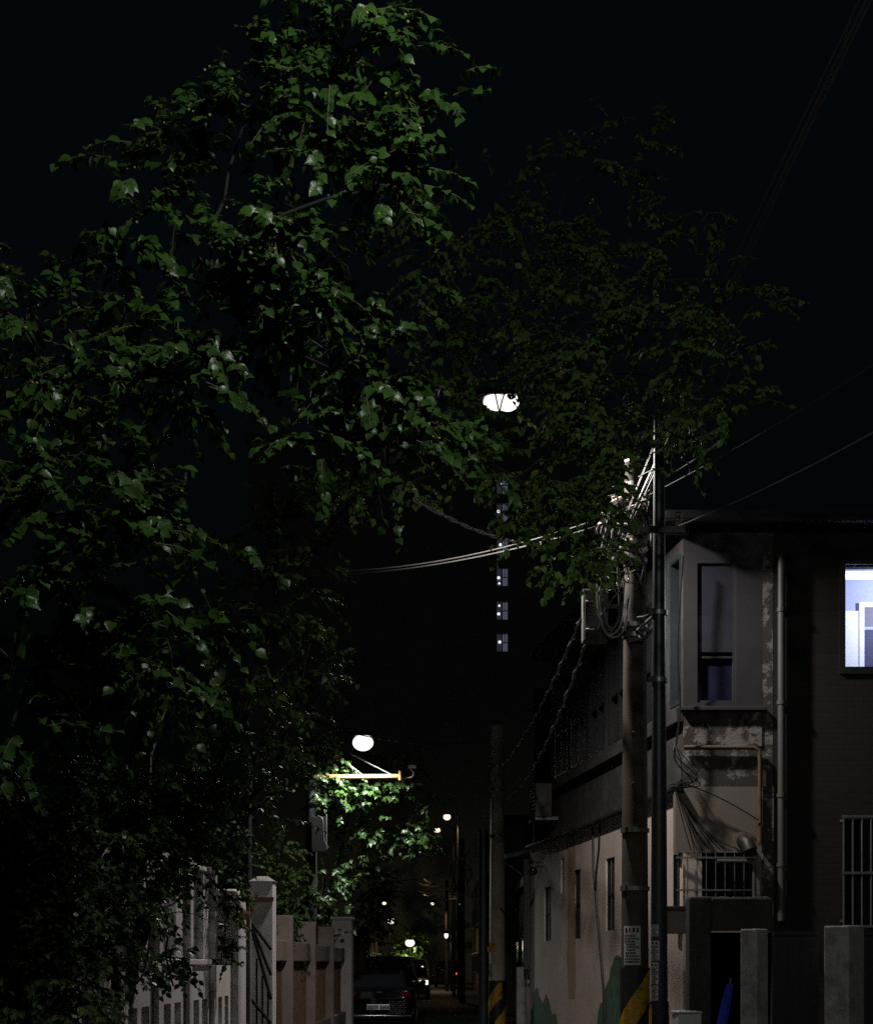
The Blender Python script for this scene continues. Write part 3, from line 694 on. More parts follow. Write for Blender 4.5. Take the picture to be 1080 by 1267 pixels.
wire('cable', 'very faint thin cable high in the dark sky at the top right corner', 'cable', sagline(P(1010, 140, 14), P(1075, -40, 11), .02), .005, 'dim_cable')
def spiral(lab, a, b, sag, seed):
    ln = sagline(a, b, sag, 90); t = thing('wrapped_cable', lab, 'cable', a)
    g = G(); g.tube(ln[::3], .014, 6); g.build('core', MATS['dim_cable'], t, True)
    r = random.Random(seed); g = G()
    g.tube([v + Vector((math.cos(k * 1.1), 0, math.sin(k * 1.1))) * (.026 + r.uniform(-.008, .012)) for k, v in enumerate(ln)], .009, 5); g.build('wrap', MATS['grey_cable'], t, True)
spiral('upper of two spiral wrapped cables sagging from the junction box to the far concrete pole', P(719, 765, 19.4), P(617, 952, 34.8), .25, 1)
spiral('lower spiral wrapped cable sagging from the junction box to the far concrete pole', P(727, 790, 19.3), P(622, 990, 34.7), .45, 2)
wire('cable', 'thin dark cable running down the painted wall to the green bush', 'cable', [side(Vector(v)) for v in ((5.3, -.02, 3.9), (5.25, -.02, 3.2), (4.95, -.02, 2.4), (4.75, -.02, 1.9), (4.5, -.02, 1.2), (4.4, -.02, .4))], .022, 'black_cable')
wire('cable', 'thin dark cable branching down from the eave pipe on the painted wall', 'cable', [side(Vector(v)) for v in ((4.8, -.02, 3.92), (4.85, -.02, 3.5), (5.05, -.02, 3.1), (5.1, -.02, 2.8))], .016, 'black_cable')
r2 = random.Random(4); CW = thing('wall_cables', 'fan of thin black cables slanting down across the cream front wall', 'cables', (3.5, 20.9, 3.5))
for k in range(9):
    a = Vector((3.06 + k * .02, 20.9, 3.98 - k * .04)); b = Vector((3.3 + k * .075, 20.96, 3.12 + r2.uniform(-.02, .02)))
    g = G(); g.tube(sagline(a, b, r2.uniform(.02, .1), 10), .006, 4); g.build('cable', MATS['black_cable'], CW, True)  # black strands draw the cable shadows on the wall
wire('cable', 'thin black cable crossing the cream front wall down to the vent', 'cable', sagline((3.1, 20.88, 4.0), (4.16, 20.9, 3.5), -.05), .009, 'black_cable')
wire('cable', 'black cable hanging in front of the bay beside the teal framed window', 'cable', smooth([(3.17, 20.8, 6.9), (3.12, 20.8, 6.2), (3.1, 20.8, 5.6), (3.13, 20.8, 4.9), (3.05, 20.8, 4.3)]), .014, 'black_cable')
r2 = random.Random(9); CT = thing('cable_clump', 'clump of dark cables bunched at the bay corner beside the peeling panel', 'cables', (3.1, 20.8, 4.2))
for k in range(5):
    pts = [(3.02 + r2.uniform(-.05, .05), 20.82, 4.5), (3.12 + r2.uniform(-.08, .1), 20.75, 4.25 + r2.uniform(-.1, .1)), (3.2 + r2.uniform(-.1, .25), 20.86, 4.05 + r2.uniform(-.1, .1)), (3.0, 20.8, 3.92 + r2.uniform(-.06, .06))]
    g = G(); g.tube(smooth(pts, 5), .007, 5); g.build('cable', MATS['black_cable'], CT, True)

# ------------------------------------------------------------------ street lamps
def bulb_mat(name, col, s):
    m = M(name, col, bump=0, var=0, emit=s, ecol=col); m.cycles.emission_sampling = 'NONE'; return m    # the lamp's own light object lights the lane
def light(name, parent, loc, w, col, rad=.08, spot=None, blend=.5):
    l = bpy.data.lights.new(name, 'SPOT' if spot else 'POINT'); l.energy = w; l.color = col; l.shadow_soft_size = rad
    if spot: l.spot_size = R(spot); l.spot_blend = blend
    o = bpy.data.objects.new(name, l); COL.objects.link(o); o.location = Vector(loc) - ORIGIN[parent]; o.parent = parent; return o
WHITE = (1, .93, .86); COOL = (.93, .97, 1); WARM = (1, .62, .34); GREENY = (1, .9, .42)
# the near tall steel pole, its lamp over the lane
SX, SY = 2.475, 18.0
SL = thing('steel_pole', 'tall grey steel pole with stickers and hazard stripes in front of the near concrete pole', 'pole', (SX, SY, 0))
shaft(SL, SX, SY, .105, .06, 7.75, 'steel_post', 18)
hazard(SL, SX, SY, .105, 0, 1.22, .75, ph=.32)
for z in (5.55, 4.8): ring(SL, SX, SY, .085, z, .05, lug=True)
g = G(); g.box(SX - .45, SX + .28, SY - .1, SY - .07, 6.42, 6.5); g.build('bracket', MATS['dark_metal'], SL, bevel=.005)
rr = random.Random(5); a = cam_ang(SX, SY)
for k, (z0, z1, o, hw) in enumerate(((1.95, 2.08, -.55, .5), (1.68, 1.9, -.5, .55), (1.42, 1.66, -.55, .5), (1.24, 1.4, -.55, .45))): notice(SL, SX, SY, .104, z0, z1, hw, 20 + k, o, 2)
LX, LY, LZ = .79, 19.75, 8.52
SL = thing('street_lamp', 'lit lamp hanging among the leaves over the lane, nearest and highest of all', 'street lamp', (PX, PY + .1, 7.5), 'street lamps along the lane')
g = G(); g.tube(smooth([(PX, PY + .14, 7.2), (PX, PY + .16, 7.6), (PX - .25, PY + .1, 8.1), (1.6, 19.75, 8.56), (LX + .28, LY, LZ + .07)]), .028, 8); g.build('arm', MATS['black_metal'], SL, True)
g = G()
g.rings([[(LX + x, LY + sy * w, LZ + .04 + (h if up else 0)) for sy, up in ((-1, 0), (1, 0), (.8, 1), (-.8, 1))] for x, w, h in ((-.3, .08, .05), (-.22, .14, .09), (.18, .15, .11), (.33, .06, .07))])
hd = g.build('lamp_head', MATS['dark_metal'], SL, True)
g = G(); g.ball((LX - .07, LY, LZ - .01), .15, .14, .115, 18, 12); g.ball((LX + .08, LY, LZ - .01), .14, .14, .11, 18, 12); bulb_mat('lamp_white', (1, .97, .94), 1.4); g.build('diffuser', bulb_mat('lamp_near', (1, .97, .93), 1.5), hd, True)
light('lamp_light', SL, (LX, LY, LZ - .2), 1300, WHITE, .12, 152)

def lane_lamp(lab, pole, top, head, w, col, s, bm, spot=150, prad=.05, arm_z=.25, shape=(1, 1, .8), aim=None):
    t = thing('street_lamp', lab, 'street lamp', (pole[0], pole[1], 0), 'street lamps along the lane')
    if top:
        g = G(); g.tube([(pole[0], pole[1], 0), (pole[0], pole[1], top)], [prad * 1.2, prad], 10); g.build('pole', MATS['steel_post'], t, True)
    h = Vector(head); p = Vector((pole[0], pole[1], head[2] + arm_z))
    g = G(); g.tube(smooth([p - Vector((0, 0, .15)), p.lerp(h + Vector((0, 0, s + .06)), .5) + Vector((0, 0, .08)), h + Vector((0, 0, s * shape[2] + .04))]), .025, 6); g.build('arm', MATS['steel_post'], t, True)
    g = G(); g.tube([h + Vector((0, 0, s * .62)), h + Vector((0, 0, s * shape[2] + .02)), h + Vector((0, 0, s * shape[2] + .1))], [s * .86, s * .55, .05], 14); hd = g.build('lamp_head', MATS['dark_metal'], t, True)
    g = G(); g.ball(h, s * shape[0], s * shape[1], s * shape[2], 16, 10); g.build('diffuser', bm, hd, True)
    lo = light('lamp_light', t, h - Vector((0, 0, s * shape[2] + .1)), w, col, .1, spot, .8 if aim else .5)
    if aim: lo.rotation_euler = (Vector(aim) - h).to_track_quat('-Z', 'Y').to_euler()
    return t
bw = MATS['lamp_white']
M('orange_steel', (.55, .30, .13), .45, .2, 6, .1)
# left utility pole with crossarm, and the bright round lamp on it
LP = thing('utility_pole', 'dark left utility pole carrying an orange brown horizontal arm under the round lamp', 'utility pole', (-3.05, 39.4, 0), None)
shaft(LP, -3.05, 39.4, .16, .115, 8.6, 'dark_concrete', 16)
g = G(); g.tube([(-2.98, 39.25, 6.18), (-.91, 39.25, 6.19)], .058, 10); g.build('crossarm', MATS['orange_steel'], LP, True)
g = G(); g.box(-.92, -.87, 39.15, 39.35, 6.09, 6.31); g.build('end_plate', MATS['orange_steel'], LP)
for a, b in (((-2.45, 39.25, 6.75), (-1.8, 39.25, 6.23)), ((-2.06, 39.25, 6.72), (-1.1, 39.25, 6.24))):
    g = G(); g.tube([a, b], .014, 5); g.build('stay', MATS['galvanised'], LP, True)

g = G(); g.box(-3.02, -2.7, 39.1, 39.23, 4.35, 5.2); g.build('meter_box', MATS['black_metal'], LP, bevel=.01)
g = G(); g.tube(smooth([(-2.86, 38.95, 5.2), (-2.74, 38.9, 5.1), (-2.72, 38.9, 4.7), (-2.66, 38.9, 4.5)]), .018, 6); g.tube([(-2.66, 38.95, 4.4), (-2.66, 38.95, 5.25)], .03, 8); g.build('conduit', MATS['white_pipe'], LP, True)
t = thing('bracket_camera', 'small pale hook shaped camera at the free end of the orange brown arm', 'camera', P(510, 955, 39.25))
g = G(); g.tube(smooth([P(497, 962, 39.25), P(508, 962, 39.25), P(512, 957, 39.25), P(507, 951, 39.25)]), .02, 6); g.build('bracket', MATS['galvanised'], t, True)
g = G(); c = P(510, 949, 39.25); g.obox(c, (.2, .12, .09)); g.build('body', MATS['galvanised'], t, bevel=.01)
lane_lamp('bright round white lamp above the orange brown arm lighting the tree', (-3.05, 39.2), None, (-1.76, 38.75, 6.94), 700, (.97, 1, .93), .25, bw, spot=150)
# small dark steel post, far concrete pole
t = thing('steel_post', 'slim dark steel post just left of the far striped concrete pole', 'post', (.97, 33.6, 0))
shaft(t, .97, 33.6, .1, .1, 4.4, 'steel_post', 14)
g = G(); g.tube([(.97, 33.6, 4.402), (.97, 33.6, 4.44)], .11, 14); g.build('cap', MATS['steel_post'], t, True)
FP = thing('utility_pole', 'far pale concrete utility pole with yellow tag, notice and striped base', 'utility pole', (1.315, 35, 0), None)
shaft(FP, 1.315, 35, .185, .14, 6.8, 'pale_pole', 20)
hazard(FP, 1.315, 35, .186, 0, 1.28, .72, ph=.1)
notice(FP, 1.315, 35, .183, 1.33, 1.66, .36, 8, -.85, 2)
a = cam_ang(1.315, 35)
g = G(); g.patch((1.315, 35), .187, a - 1.15, a - .1, 1.9, 2.1, 8); tg = g.build('number_tag', MATS['hazard_yellow'], FP, True)
g = G(); g.patch((1.315, 35), .19, a - .85, a - .4, 1.91, 1.935, 4); g.build('tag_edge', MATS['paper'], tg)
for z in (4.4, 5.4, 5.9): ring(FP, 1.315, 35, .16, z)
g = G(); g.tube([(1.36, 34.83, 2.85), (1.5, 34.78, 2.7)], .012, 5); g.build('step_bolt', MATS['dark_metal'], FP, True)

def far_pole(lab, x, y, r, z, mat, arms, seed):
    t = thing('utility_pole', lab, 'utility pole', (x, y, 0), None); shaft(t, x, y, r, r * .75, z, mat, 12); rr = random.Random(seed)
    for i, (dz, w) in enumerate(arms):
        g = G(); g.box(x - w, x + w * .6, y - r - .06, y - r, z - dz, z - dz + .08); g.build('crossarm', MATS['galvanised'], t)
        for s in (-.8, .2): insulator(t, (x + w * s, y - r - .03, z - dz + .09), 1.3)
    return t
far_pole('distant concrete utility pole with pale crossarm plates and drooping wires', 1.08, 68, .13, 6.9, 'pole_concrete', ((.9, .35), (2.4, .4)), 1)
far_pole('distant slim steel pole with a lit left edge rising from behind the yellowish car', .86, 80, .1, 5.8, 'steel_post', ((1.0, .25),), 2)
far_pole('farthest dark utility pole left of the slim steel pole', .62, 96, .12, 6.6, 'dark_concrete', ((.6, .4), (1.2, .4)), 3)
rr = random.Random(15)
TD = thing('cable_tangle', 'bright lit knot of wires hanging over the far lane', 'cables', P(535, 1097, 72))
for k in range(9):
    y0 = 1090 + k * 1.9; a = P(519 + rr.uniform(-4, 5), y0 + rr.uniform(-3, 3), 72 + rr.uniform(-1, 1)); b = P(545 + rr.uniform(-6, 4), y0 + rr.uniform(-3, 3), 72 + rr.uniform(-1, 1))
    g = G(); g.tube(sagline(a, b, rr.uniform(.0, .12), 8), rr.uniform(.012, .03), 5); g.build('cable', MATS['galvanised'], TD, True)
LD = thing('cable_tangle', 'drooping loose wires on the distant concrete utility pole', 'cables', P(572, 1075, 67.5))
for k in range(10):
    x0 = rr.uniform(560, 582); y0 = rr.uniform(1050, 1075); pts = [P(x0, y0, 67.5)]
    for j in range(3): pts.append(P(x0 + rr.uniform(-8, 8), y0 + 12 * (j + 1) + rr.uniform(-5, 5), 67.5))
    g = G(); g.tube(smooth(pts, 4), .018, 5); g.build('cable', MATS['grey_cable' if k % 2 else 'dim_cable'], LD, True)
wire('cable', 'faint cable sagging left from the distant concrete pole crossarm', 'cable', sagline(P(563, 1072, 67.5), P(430, 1080, 50), .4), .014, 'dim_cable')
wire('cable', 'faint cable sagging from the far orange lamp toward the left lamp', 'cable', sagline(P(560, 1105, 90), P(480, 1128, 105), .35), .02, 'dim_cable')
wire('cable', 'dim black cable slung across the lane in front of the lit tree', 'cable', sagline((-3.05, 39.4, 7.6), (1.315, 35, 6.5), .3), .012, 'black_cable')
# far lamps
bo = bulb_mat('lamp_warm', (1, .80, .60), 1.5); bg = bulb_mat('lamp_yellow', (1, .97, .74), 1.4)
lane_lamp('warm far street lamp, upper of the two close together in mid lane', (1.0, 74.3), 8.5, (.48, 74, 8.35), 170, WARM, .17, bo, shape=(1, 1, .85))
lane_lamp('warm far street lamp, lower and smaller of the two close together in mid lane', (.86, 80.3), 8.4, (.03, 79.5, 8.2), 40, WARM, .16, bo, shape=(1.1, 1, .7))
lane_lamp('far orange lit lamp on a thin pole beside the lit tree at the left', (-3.02, 104), 4.6, (-2.9, 103, 4.35), 40, WARM, .24, bo)
lane_lamp('far yellowish lamp glowing inside a small tree above the parked cars', (-2.0, 124), 3.6, (-2.0, 122, 3.2), 160, GREENY, .36, bg, arm_z=.6, spot=None)
lane_lamp('tiny orange lamp hanging far down the lane below the knot of wires', (.62, 96), None, (-.24, 95.6, 5.18), 130, WARM, .1, bo)
lane_lamp('small white lamp low beside the slim steel pole in the distance', (.86, 95), 3.9, (.57, 94.6, 3.3), 14, (1, .9, .86), .15, bw, shape=(.8, .8, 1.3))
lane_lamp('tiny white lamp right of the slim steel pole at far distance', (1.5, 92), 5, (1.32, 91.6, 5.0), 20, (1, .95, .9), .06, bw)
lane_lamp('small greenish lamp behind the far end of the painted wall', (2.6, 49), 3.8, (2.57, 48.6, 3.6), 14, (.75, 1, .7), .09, bulb_mat('lamp_green', (.75, 1, .72), 1.2))
lane_lamp('tiny white lamp just above the far cars, left of the yellowish car', (-.6, 146), 2.6, (-.25, 145.6, 2.3), 8, (1, .95, .88), .14, bw)
lane_lamp('tiny white lamp at the very end of the lane over the closing house', (.35, 147), 3.5, (0.0, 146.6, 2.0), 8, (1, .95, .88), .1, bw)
lane_lamp('tiny warm lamp half hidden by leaves just left of the far orange lamp', (-3.9, 112), 6.2, (-3.6, 111.5, 5.8), 10, WARM, .14, bo)
# the next lamp of the row, beside the viewer: it lights the near leaves
lane_lamp('street lamp of the same row standing beside the viewer', (3.1, 6.0), 8.4, (.8, 6.1, 8.0), 390, (.96, 1, .93), .16, bw, spot=None)
# ------------------------------------------------------------------ trees and plants
LG = [MATS['leaf_green'], MATS['twig'], MATS['fruit_skin']]; LD_ = [MATS['leaf_dim'], MATS['bark'], MATS['fruit_skin']]
LO = [MATS['leaf_over'], MATS['twig'], MATS['fruit_skin']]; LS = [MATS['leaf_small'], MATS['bark'], MATS['fruit_skin']]; LL = [MATS['leaf_lane'], MATS['bark'], MATS['fruit_skin']]
def tree(name, label, base, fork, r0, lobes, leaf, mats, seed, cat='tree', group=None, every=1, **kw):
    t = thing(name, label, cat, base, group)
    g = G(); limb(g, base, fork, r0, r0 * .7, seed, 6, .0, .03); g.build('trunk', MATS['bark'], t, True)
    g = G(); rr = random.Random(seed); n = max(2, len(lobes) // 5)
    big = [fork]
    order = sorted(range(len(lobes)), key=lambda i: (Vector(lobes[i][0]) - Vector(fork)).length)
    ends = [Vector(fork)]
    for i in order[::every]:
        c = Vector(lobes[i][0]); f = min(ends, key=lambda e: (e - c).length + .35 * (e - Vector(fork)).length)
        L = (c - f).length; k = max(.009, r0 * .3 * math.exp(-.35 * (f - Vector(fork)).length))
        limb(g, f, c, k, max(.008, k * .45), seed + i, 5, .06, .05); ends.append(c)
    g.build('branches', MATS['bark'], t, True)
    crown('crown', t, mats, lobes, leaf, seed, **kw)
    return t

A = [(450, 40, 9, 62, 40, 22), (500, 70, 9, 30, 30, 8), (340, 85, 9, 55, 38, 14), (420, 125, 9, 80, 40, 18), (525, 140, 9, 32, 28, 8), (480, 175, 9, 40, 25, 9),
     (300, 160, 9.2, 65, 40, 18), (230, 195, 9.4, 50, 38, 14), (475, 238, 8.6, 38, 34, 12), (400, 195, 9, 50, 28, 12), (320, 285, 8.4, 55, 32, 17), (262, 335, 8.6, 55, 30, 13), (180, 275, 9, 50, 42, 14), (150, 320, 9, 30, 30, 8),
     (360, 340, 8.4, 52, 38, 16), (390, 395, 8.5, 50, 30, 13), (195, 395, 8.5, 48, 34, 13), (240, 455, 8.2, 45, 30, 14), (225, 480, 8.2, 30, 16, 6), (430, 420, 8.8, 50, 32, 14), (330, 420, 8.8, 40, 30, 9), (485, 455, 9, 48, 40, 15), (440, 480, 8.8, 40, 30, 10), (500, 525, 9, 40, 34, 12), (390, 545, 8.3, 24, 15, 5),
     (65, 425, 8.6, 62, 48, 20), (20, 400, 8.8, 30, 45, 10), (115, 465, 8.5, 50, 32, 13), (60, 485, 8.6, 40, 22, 8), (100, 600, 8, 75, 32, 18), (150, 650, 8, 52, 45, 14), (40, 640, 8, 42, 70, 18), (65, 735, 8, 58, 36, 15), (175, 765, 8.1, 55, 26, 13), (120, 800, 8.3, 50, 24, 10), (200, 840, 8.3, 38, 34, 9), (15, 900, 8, 34, 40, 11), (110, 890, 8.6, 45, 36, 10), (150, 580, 8.1, 40, 20, 8),
     (275, 770, 9, 42, 46, 12), (290, 700, 9.2, 34, 40, 8), (330, 590, 9.6, 30, 26, 4), (40, 830, 8.6, 40, 30, 7)]
lob = [lobe_px(x, y, d, rx * .92, ry * .92, int(n * 1.6), 1.7) for x, y, d, rx, ry, n in A]
# sparser, deeper foliage behind the lit clumps
for x, y, rx, ry, n in ((330, 230, 150, 100, 14), (430, 330, 110, 110, 12), (120, 380, 120, 90, 9), (100, 700, 130, 130, 14), (480, 580, 50, 50, 8), (220, 880, 120, 60, 24), (470, 390, 70, 60, 9)):
    lob.append(lobe_px(x, y, 10.6, rx, ry, n, .8))
tree('street_tree', 'big green leafy tree filling the left, its nearest clumps brightly lit', (-3.3, 9.6, 0), (-2.9, 9.6, 3.4), .07, lob, .076, LG, 21, fruit=.25, every=2, width=1.22, per=(9, 15), shoot=(.16, .38))
# smaller leaved tree in the middle left, lit from behind
B = [(345, 660, 11.8, 50, 40, 16), (375, 640, 12, 34, 24, 10), (385, 715, 12, 32, 46, 16), (340, 740, 12, 46, 40, 15), (385, 790, 12.2, 30, 46, 13), (330, 810, 12, 55, 50, 20), (300, 880, 11.8, 60, 50, 22), (370, 860, 12.4, 36, 50, 15), (350, 930, 12.4, 50, 40, 16), (270, 950, 11.8, 70, 36, 20), (360, 980, 13, 34, 40, 12), (300, 1010, 12.5, 40, 40, 14)]
tree('slender_tree', 'darker tree with small olive leaves behind the right edge of the big leafy tree', (-3.0, 12.6, 0), (-1.9, 12.4, 2.6), .09, [lobe_px(*b[:5], int(b[5] * 1.3)) for b in B], .066, LD_, 33)
# dim tree stretching over the lane on the right
Cc = [(618, 512, 17.8, 24, 6, 2), (628, 478, 18, 26, 5, 2), (680, 445, 16.4, 26, 24, 10), (705, 490, 13.7, 30, 26, 12), (580, 440, 16.4, 28, 16, 7), (640, 422, 16, 40, 18, 9), (765, 560, 13.7, 26, 30, 12), (730, 530, 13.7, 30, 26, 10), (540, 450, 15, 30, 40, 10), (530, 300, 14, 40, 50, 10), (520, 240, 14, 34, 40, 6), (560, 340, 15, 55, 45, 14), (620, 320, 15, 55, 45, 14), (690, 330, 15, 60, 45, 16), (760, 310, 15, 55, 40, 12), (820, 350, 14.6, 55, 45, 15), (880, 350, 14.4, 45, 40, 9), (640, 380, 15, 60, 30, 14), (570, 420, 15, 40, 45, 13), (720, 400, 14.6, 65, 35, 20), (800, 410, 14.4, 55, 28, 18), (700, 450, 14.8, 45, 35, 14), (684, 480, 15.4, 18, 28, 6), (740, 470, 13.7, 40, 40, 9), (566, 505, 15.2, 16, 30, 7), (570, 570, 13.7, 40, 30, 9), (640, 590, 13.7, 45, 28, 9), (700, 560, 13.7, 45, 40, 14), (730, 610, 13.7, 36, 40, 14), (680, 640, 13.7, 36, 28, 12), (700, 690, 13.7, 34, 26, 14), (740, 670, 13.7, 26, 30, 9), (725, 655, 13.7, 40, 30, 9),
      (850, 450, 14.6, 34, 30, 9), (835, 540, 15, 22, 26, 5), (890, 440, 14.4, 40, 36, 10), (905, 510, 14.3, 32, 34, 11), (870, 495, 14.6, 24, 40, 6), (930, 380, 14.3, 20, 36, 5), (780, 200, 15.4, 60, 45, 9), (700, 230, 15.4, 60, 45, 10), (620, 240, 15.4, 55, 40, 8), (840, 265, 15, 50, 40, 8), (690, 290, 15.3, 90, 40, 12), (480, 620, 14, 40, 20, 6), (455, 595, 14, 40, 24, 6), (520, 560, 14.5, 30, 40, 8), (780, 520, 13.7, 50, 40, 8), (820, 470, 16, 40, 40, 7)]
tree('lane_tree', 'dim tree reaching over the lane on the right around the hanging lamp', (-3.2, 15.2, 0), (-2.6, 15.2, 4.2), .15, [lobe_px(*b[:5], int(b[5] * 2.1)) for b in Cc], .082, LO, 47, fruit=.3, per=(6, 11))
# hedge over the garden wall
D = [(60, 980, 9.6, 80, 40, 60), (170, 980, 10, 70, 40, 50), (250, 990, 10.5, 60, 32, 36), (40, 1060, 9.2, 60, 55, 65), (120, 1060, 9.6, 60, 50, 55), (190, 1040, 10.5, 50, 28, 32), (40, 1150, 8.8, 60, 55, 60), (110, 1140, 9.2, 44, 60, 45), (50, 1240, 8.6, 60, 45, 55), (160, 1110, 10.2, 28, 40, 20), (140, 1170, 10, 26, 22, 12), (110, 1220, 9.2, 20, 40, 16), (205, 1070, 11, 24, 18, 8)]
tree('overhanging_shrub', 'dense dark small leaved shrub spilling over the near end of the cream wall', (-2.75, 9.4, 0), (-2.5, 9.4, 1.6), .06, [lobe_px(*b[:4], b[4], int(b[5] * 1.9), 1.0) for b in D], .055, LS, 55, cat='shrub', per=(8, 13), shoot=(.14, .34), width=.8)
tree('hanging_spray', 'lit spray of larger leaves hanging before the cream wall pilasters', (-2.45, 11.6, 1.7), (-2.3, 11.8, 2.55), .03, [lobe_px(*b) for b in ((215, 1095, 12.4, 34, 26, 16, 1.), (240, 1110, 12.8, 30, 22, 13, 1.), (195, 1130, 12.2, 22, 34, 12, 1.), (205, 1195, 12.3, 30, 14, 9, 1.), (230, 1180, 12.8, 22, 18, 6, 1.), (175, 1210, 11.8, 26, 16, 8, 1.), (215, 1220, 12.6, 14, 14, 3, 1.))], .068, LG, 58, cat='shrub', per=(6, 9), shoot=(.12, .3), every=2)
tree('ivy', 'ivy clump hanging down the pilaster beside the mauve gate pillar', (-2.4, 16.9, 1.7), (-2.25, 16.8, 2.7), .02, [lobe_px(*b) for b in ((278, 1050, 16.4, 30, 26, 34, 1.), (280, 1100, 16.5, 18, 26, 30, .8), (281, 1145, 16.55, 16, 28, 30, .7), (280, 1180, 16.6, 12, 16, 14, .6), (300, 1075, 16.8, 20, 14, 8, 1.))], .07, LS, 61, cat='ivy', per=(6, 10), shoot=(.1, .24), every=2)
tree('fence_vine', 'dark vine draped over the middle of the iron bar fence', (-2.5, 25, 0), (-2.2, 25, 2.2), .03, [lobe_px(*b) for b in ((360, 1080, 25, 22, 30, 40, 1.), (375, 1120, 26, 14, 40, 40, .8), (350, 1130, 24, 14, 36, 30, .8), (365, 1165, 26, 16, 22, 20, .8), (418, 1165, 33, 8, 12, 12, .7), (345, 1060, 23, 24, 20, 22, 1.))], .07, LS, 64, cat='vine', per=(6, 10), shoot=(.12, .3), every=2)
# tree under the round lamp
E = [(402, 935, 39, 18, 18, 24), (420, 952, 39.4, 16, 10, 14), (425, 978, 40, 34, 13, 34), (470, 975, 40.4, 34, 14, 36), (508, 955, 40.6, 18, 14, 14), (518, 978, 40.8, 14, 18, 10), (400, 1000, 40, 22, 18, 18), (440, 995, 40, 20, 10, 12), (470, 1028, 40.6, 30, 13, 22), (505, 1034, 40.8, 26, 16, 26), (520, 1045, 41, 14, 12, 10), (425, 1040, 40.4, 22, 14, 16), (400, 1085, 40, 22, 18, 18), (450, 1062, 41, 26, 14, 14), (395, 1125, 39.8, 16, 22, 14), (435, 1110, 41.6, 20, 24, 10), (462, 950, 41, 24, 10, 12), (385, 965, 39, 10, 18, 8), (440, 1150, 42, 16, 26, 10)]
tree('lane_side_tree', 'brightly lit green tree under the round white lamp at the lane side', (-3.1, 41, 0), (-2.8, 41, 3.6), .1, [lobe_px(*b[:5], int(b[5] * 1.4)) for b in E], .15, LL, 71, per=(6, 10), shoot=(.25, .5))
tree('background_tree', 'dark tree far down the left side of the lane above the parked cars', (-4.2, 62, 0), (-3.6, 62, 2), .14, [lobe_px(*b) for b in ((462, 1090, 60, 20, 30, 50), (455, 1140, 62, 16, 30, 36), (466, 1165, 64, 12, 26, 24), (478, 1120, 66, 8, 24, 12))], .16, LD_, 75, shoot=(.3, .7))
tree('background_tree', 'small tree around the yellowish lamp far down the lane', (-1.6, 126, 0), (-1.6, 126, 2.2), .08, [lobe_px(*b) for b in ((508, 1167, 123.5, 18, 18, 90), (520, 1160, 128, 10, 16, 20), (500, 1150, 128, 16, 8, 16))], .2, LL, 78, shoot=(.3, .7))
# ------------------------------------------------------------------ parked cars
M('black_paint', (.004, .004, .005), .07, .1, 3, 0, spec=.4)
M('van_paint', (.02, .02, .022), .25, .1, 3, 0)
M('pale_paint', (.16, .16, .165), .3, .1, 3, 0)
M('ochre_car_paint', (.20, .19, .05), .3, .1, 3, 0)
M('car_glass', (.008, .008, .01), .05, .1, 3, 0, spec=.7)
M('chrome', (.65, .65, .66), .15, .05, 3, 0, metal=1)
M('tyre', (.012, .012, .012), .85, .2, 9, .2)
M('tail_red_off', (.10, .006, .006), .15, .1, 3, 0)
M('tail_red', (.6, .02, .01), .3, 0, 3, 0, emit=1.6, ecol=(1, .08, .05))
M('headlight_lit', (1, .93, .8), .3, 0, 3, 0, emit=1.6, ecol=(1, .95, .85))
M('headlight_off', (.3, .3, .32), .1, .1, 3, 0)
def body_ring(y, zl, zb, hw):
    h = zb - zl
    return [(-hw * .86, y, zl), (-hw * .98, y, zl + .22 * h), (-hw, y, zl + .55 * h), (-hw * .96, y, zb - .06 * h), (-hw * .8, y, zb), (0, y, zb + .02), (hw * .8, y, zb), (hw * .96, y, zb - .06 * h), (hw, y, zl + .55 * h), (hw * .98, y, zl + .22 * h), (hw * .86, y, zl)]
def cab_ring(y, zb, zt, wb, wt):
    return [(-wb, y, zb), (-(wb * .4 + wt * .6), y, zb + (zt - zb) * .62), (-wt, y, zt - .03), (-wt * .8, y, zt), (0, y, zt + .012), (wt * .8, y, zt), (wt, y, zt - .03), ((wb * .4 + wt * .6), y, zb + (zt - zb) * .62), (wb, y, zb)]
KINDS = {
 'sedan': dict(L=4.8, body=[(-2.4, .42, .78, .72), (-2.36, .3, .98, .84), (-2.2, .26, 1.05, .9), (-1.6, .22, 1.06, .925), (0, .2, 1.0, .935), (1.1, .2, .96, .93), (1.8, .22, .86, .9), (2.25, .26, .7, .82), (2.4, .36, .58, .68)],
   cab=[(-2.0, 1.03, 1.05, .7, .68), (-1.25, 1.03, 1.38, .80, .60), (-.3, 1.0, 1.46, .84, .62), (.4, .98, 1.42, .84, .62), (1.35, .93, .95, .8, .74)], roof=(-1.2, .4), wh=(-1.4, 1.42), wr=.33, bz=.98),
 'van': dict(L=4.6, body=[(-2.3, .4, 1.0, .8), (-2.26, .3, 1.1, .86), (-1.6, .24, 1.1, .88), (0, .22, 1.08, .89), (1.4, .22, 1.06, .88), (2.0, .25, .95, .84), (2.3, .34, .78, .72)],
   cab=[(-2.27, 1.08, 1.12, .84, .82), (-2.14, 1.08, 1.78, .84, .7), (-1.0, 1.06, 1.85, .86, .72), (.8, 1.05, 1.8, .86, .7), (1.75, 1.0, 1.02, .82, .76)], roof=(-2.1, .8), wh=(-1.4, 1.45), wr=.33, bz=1.0),
}
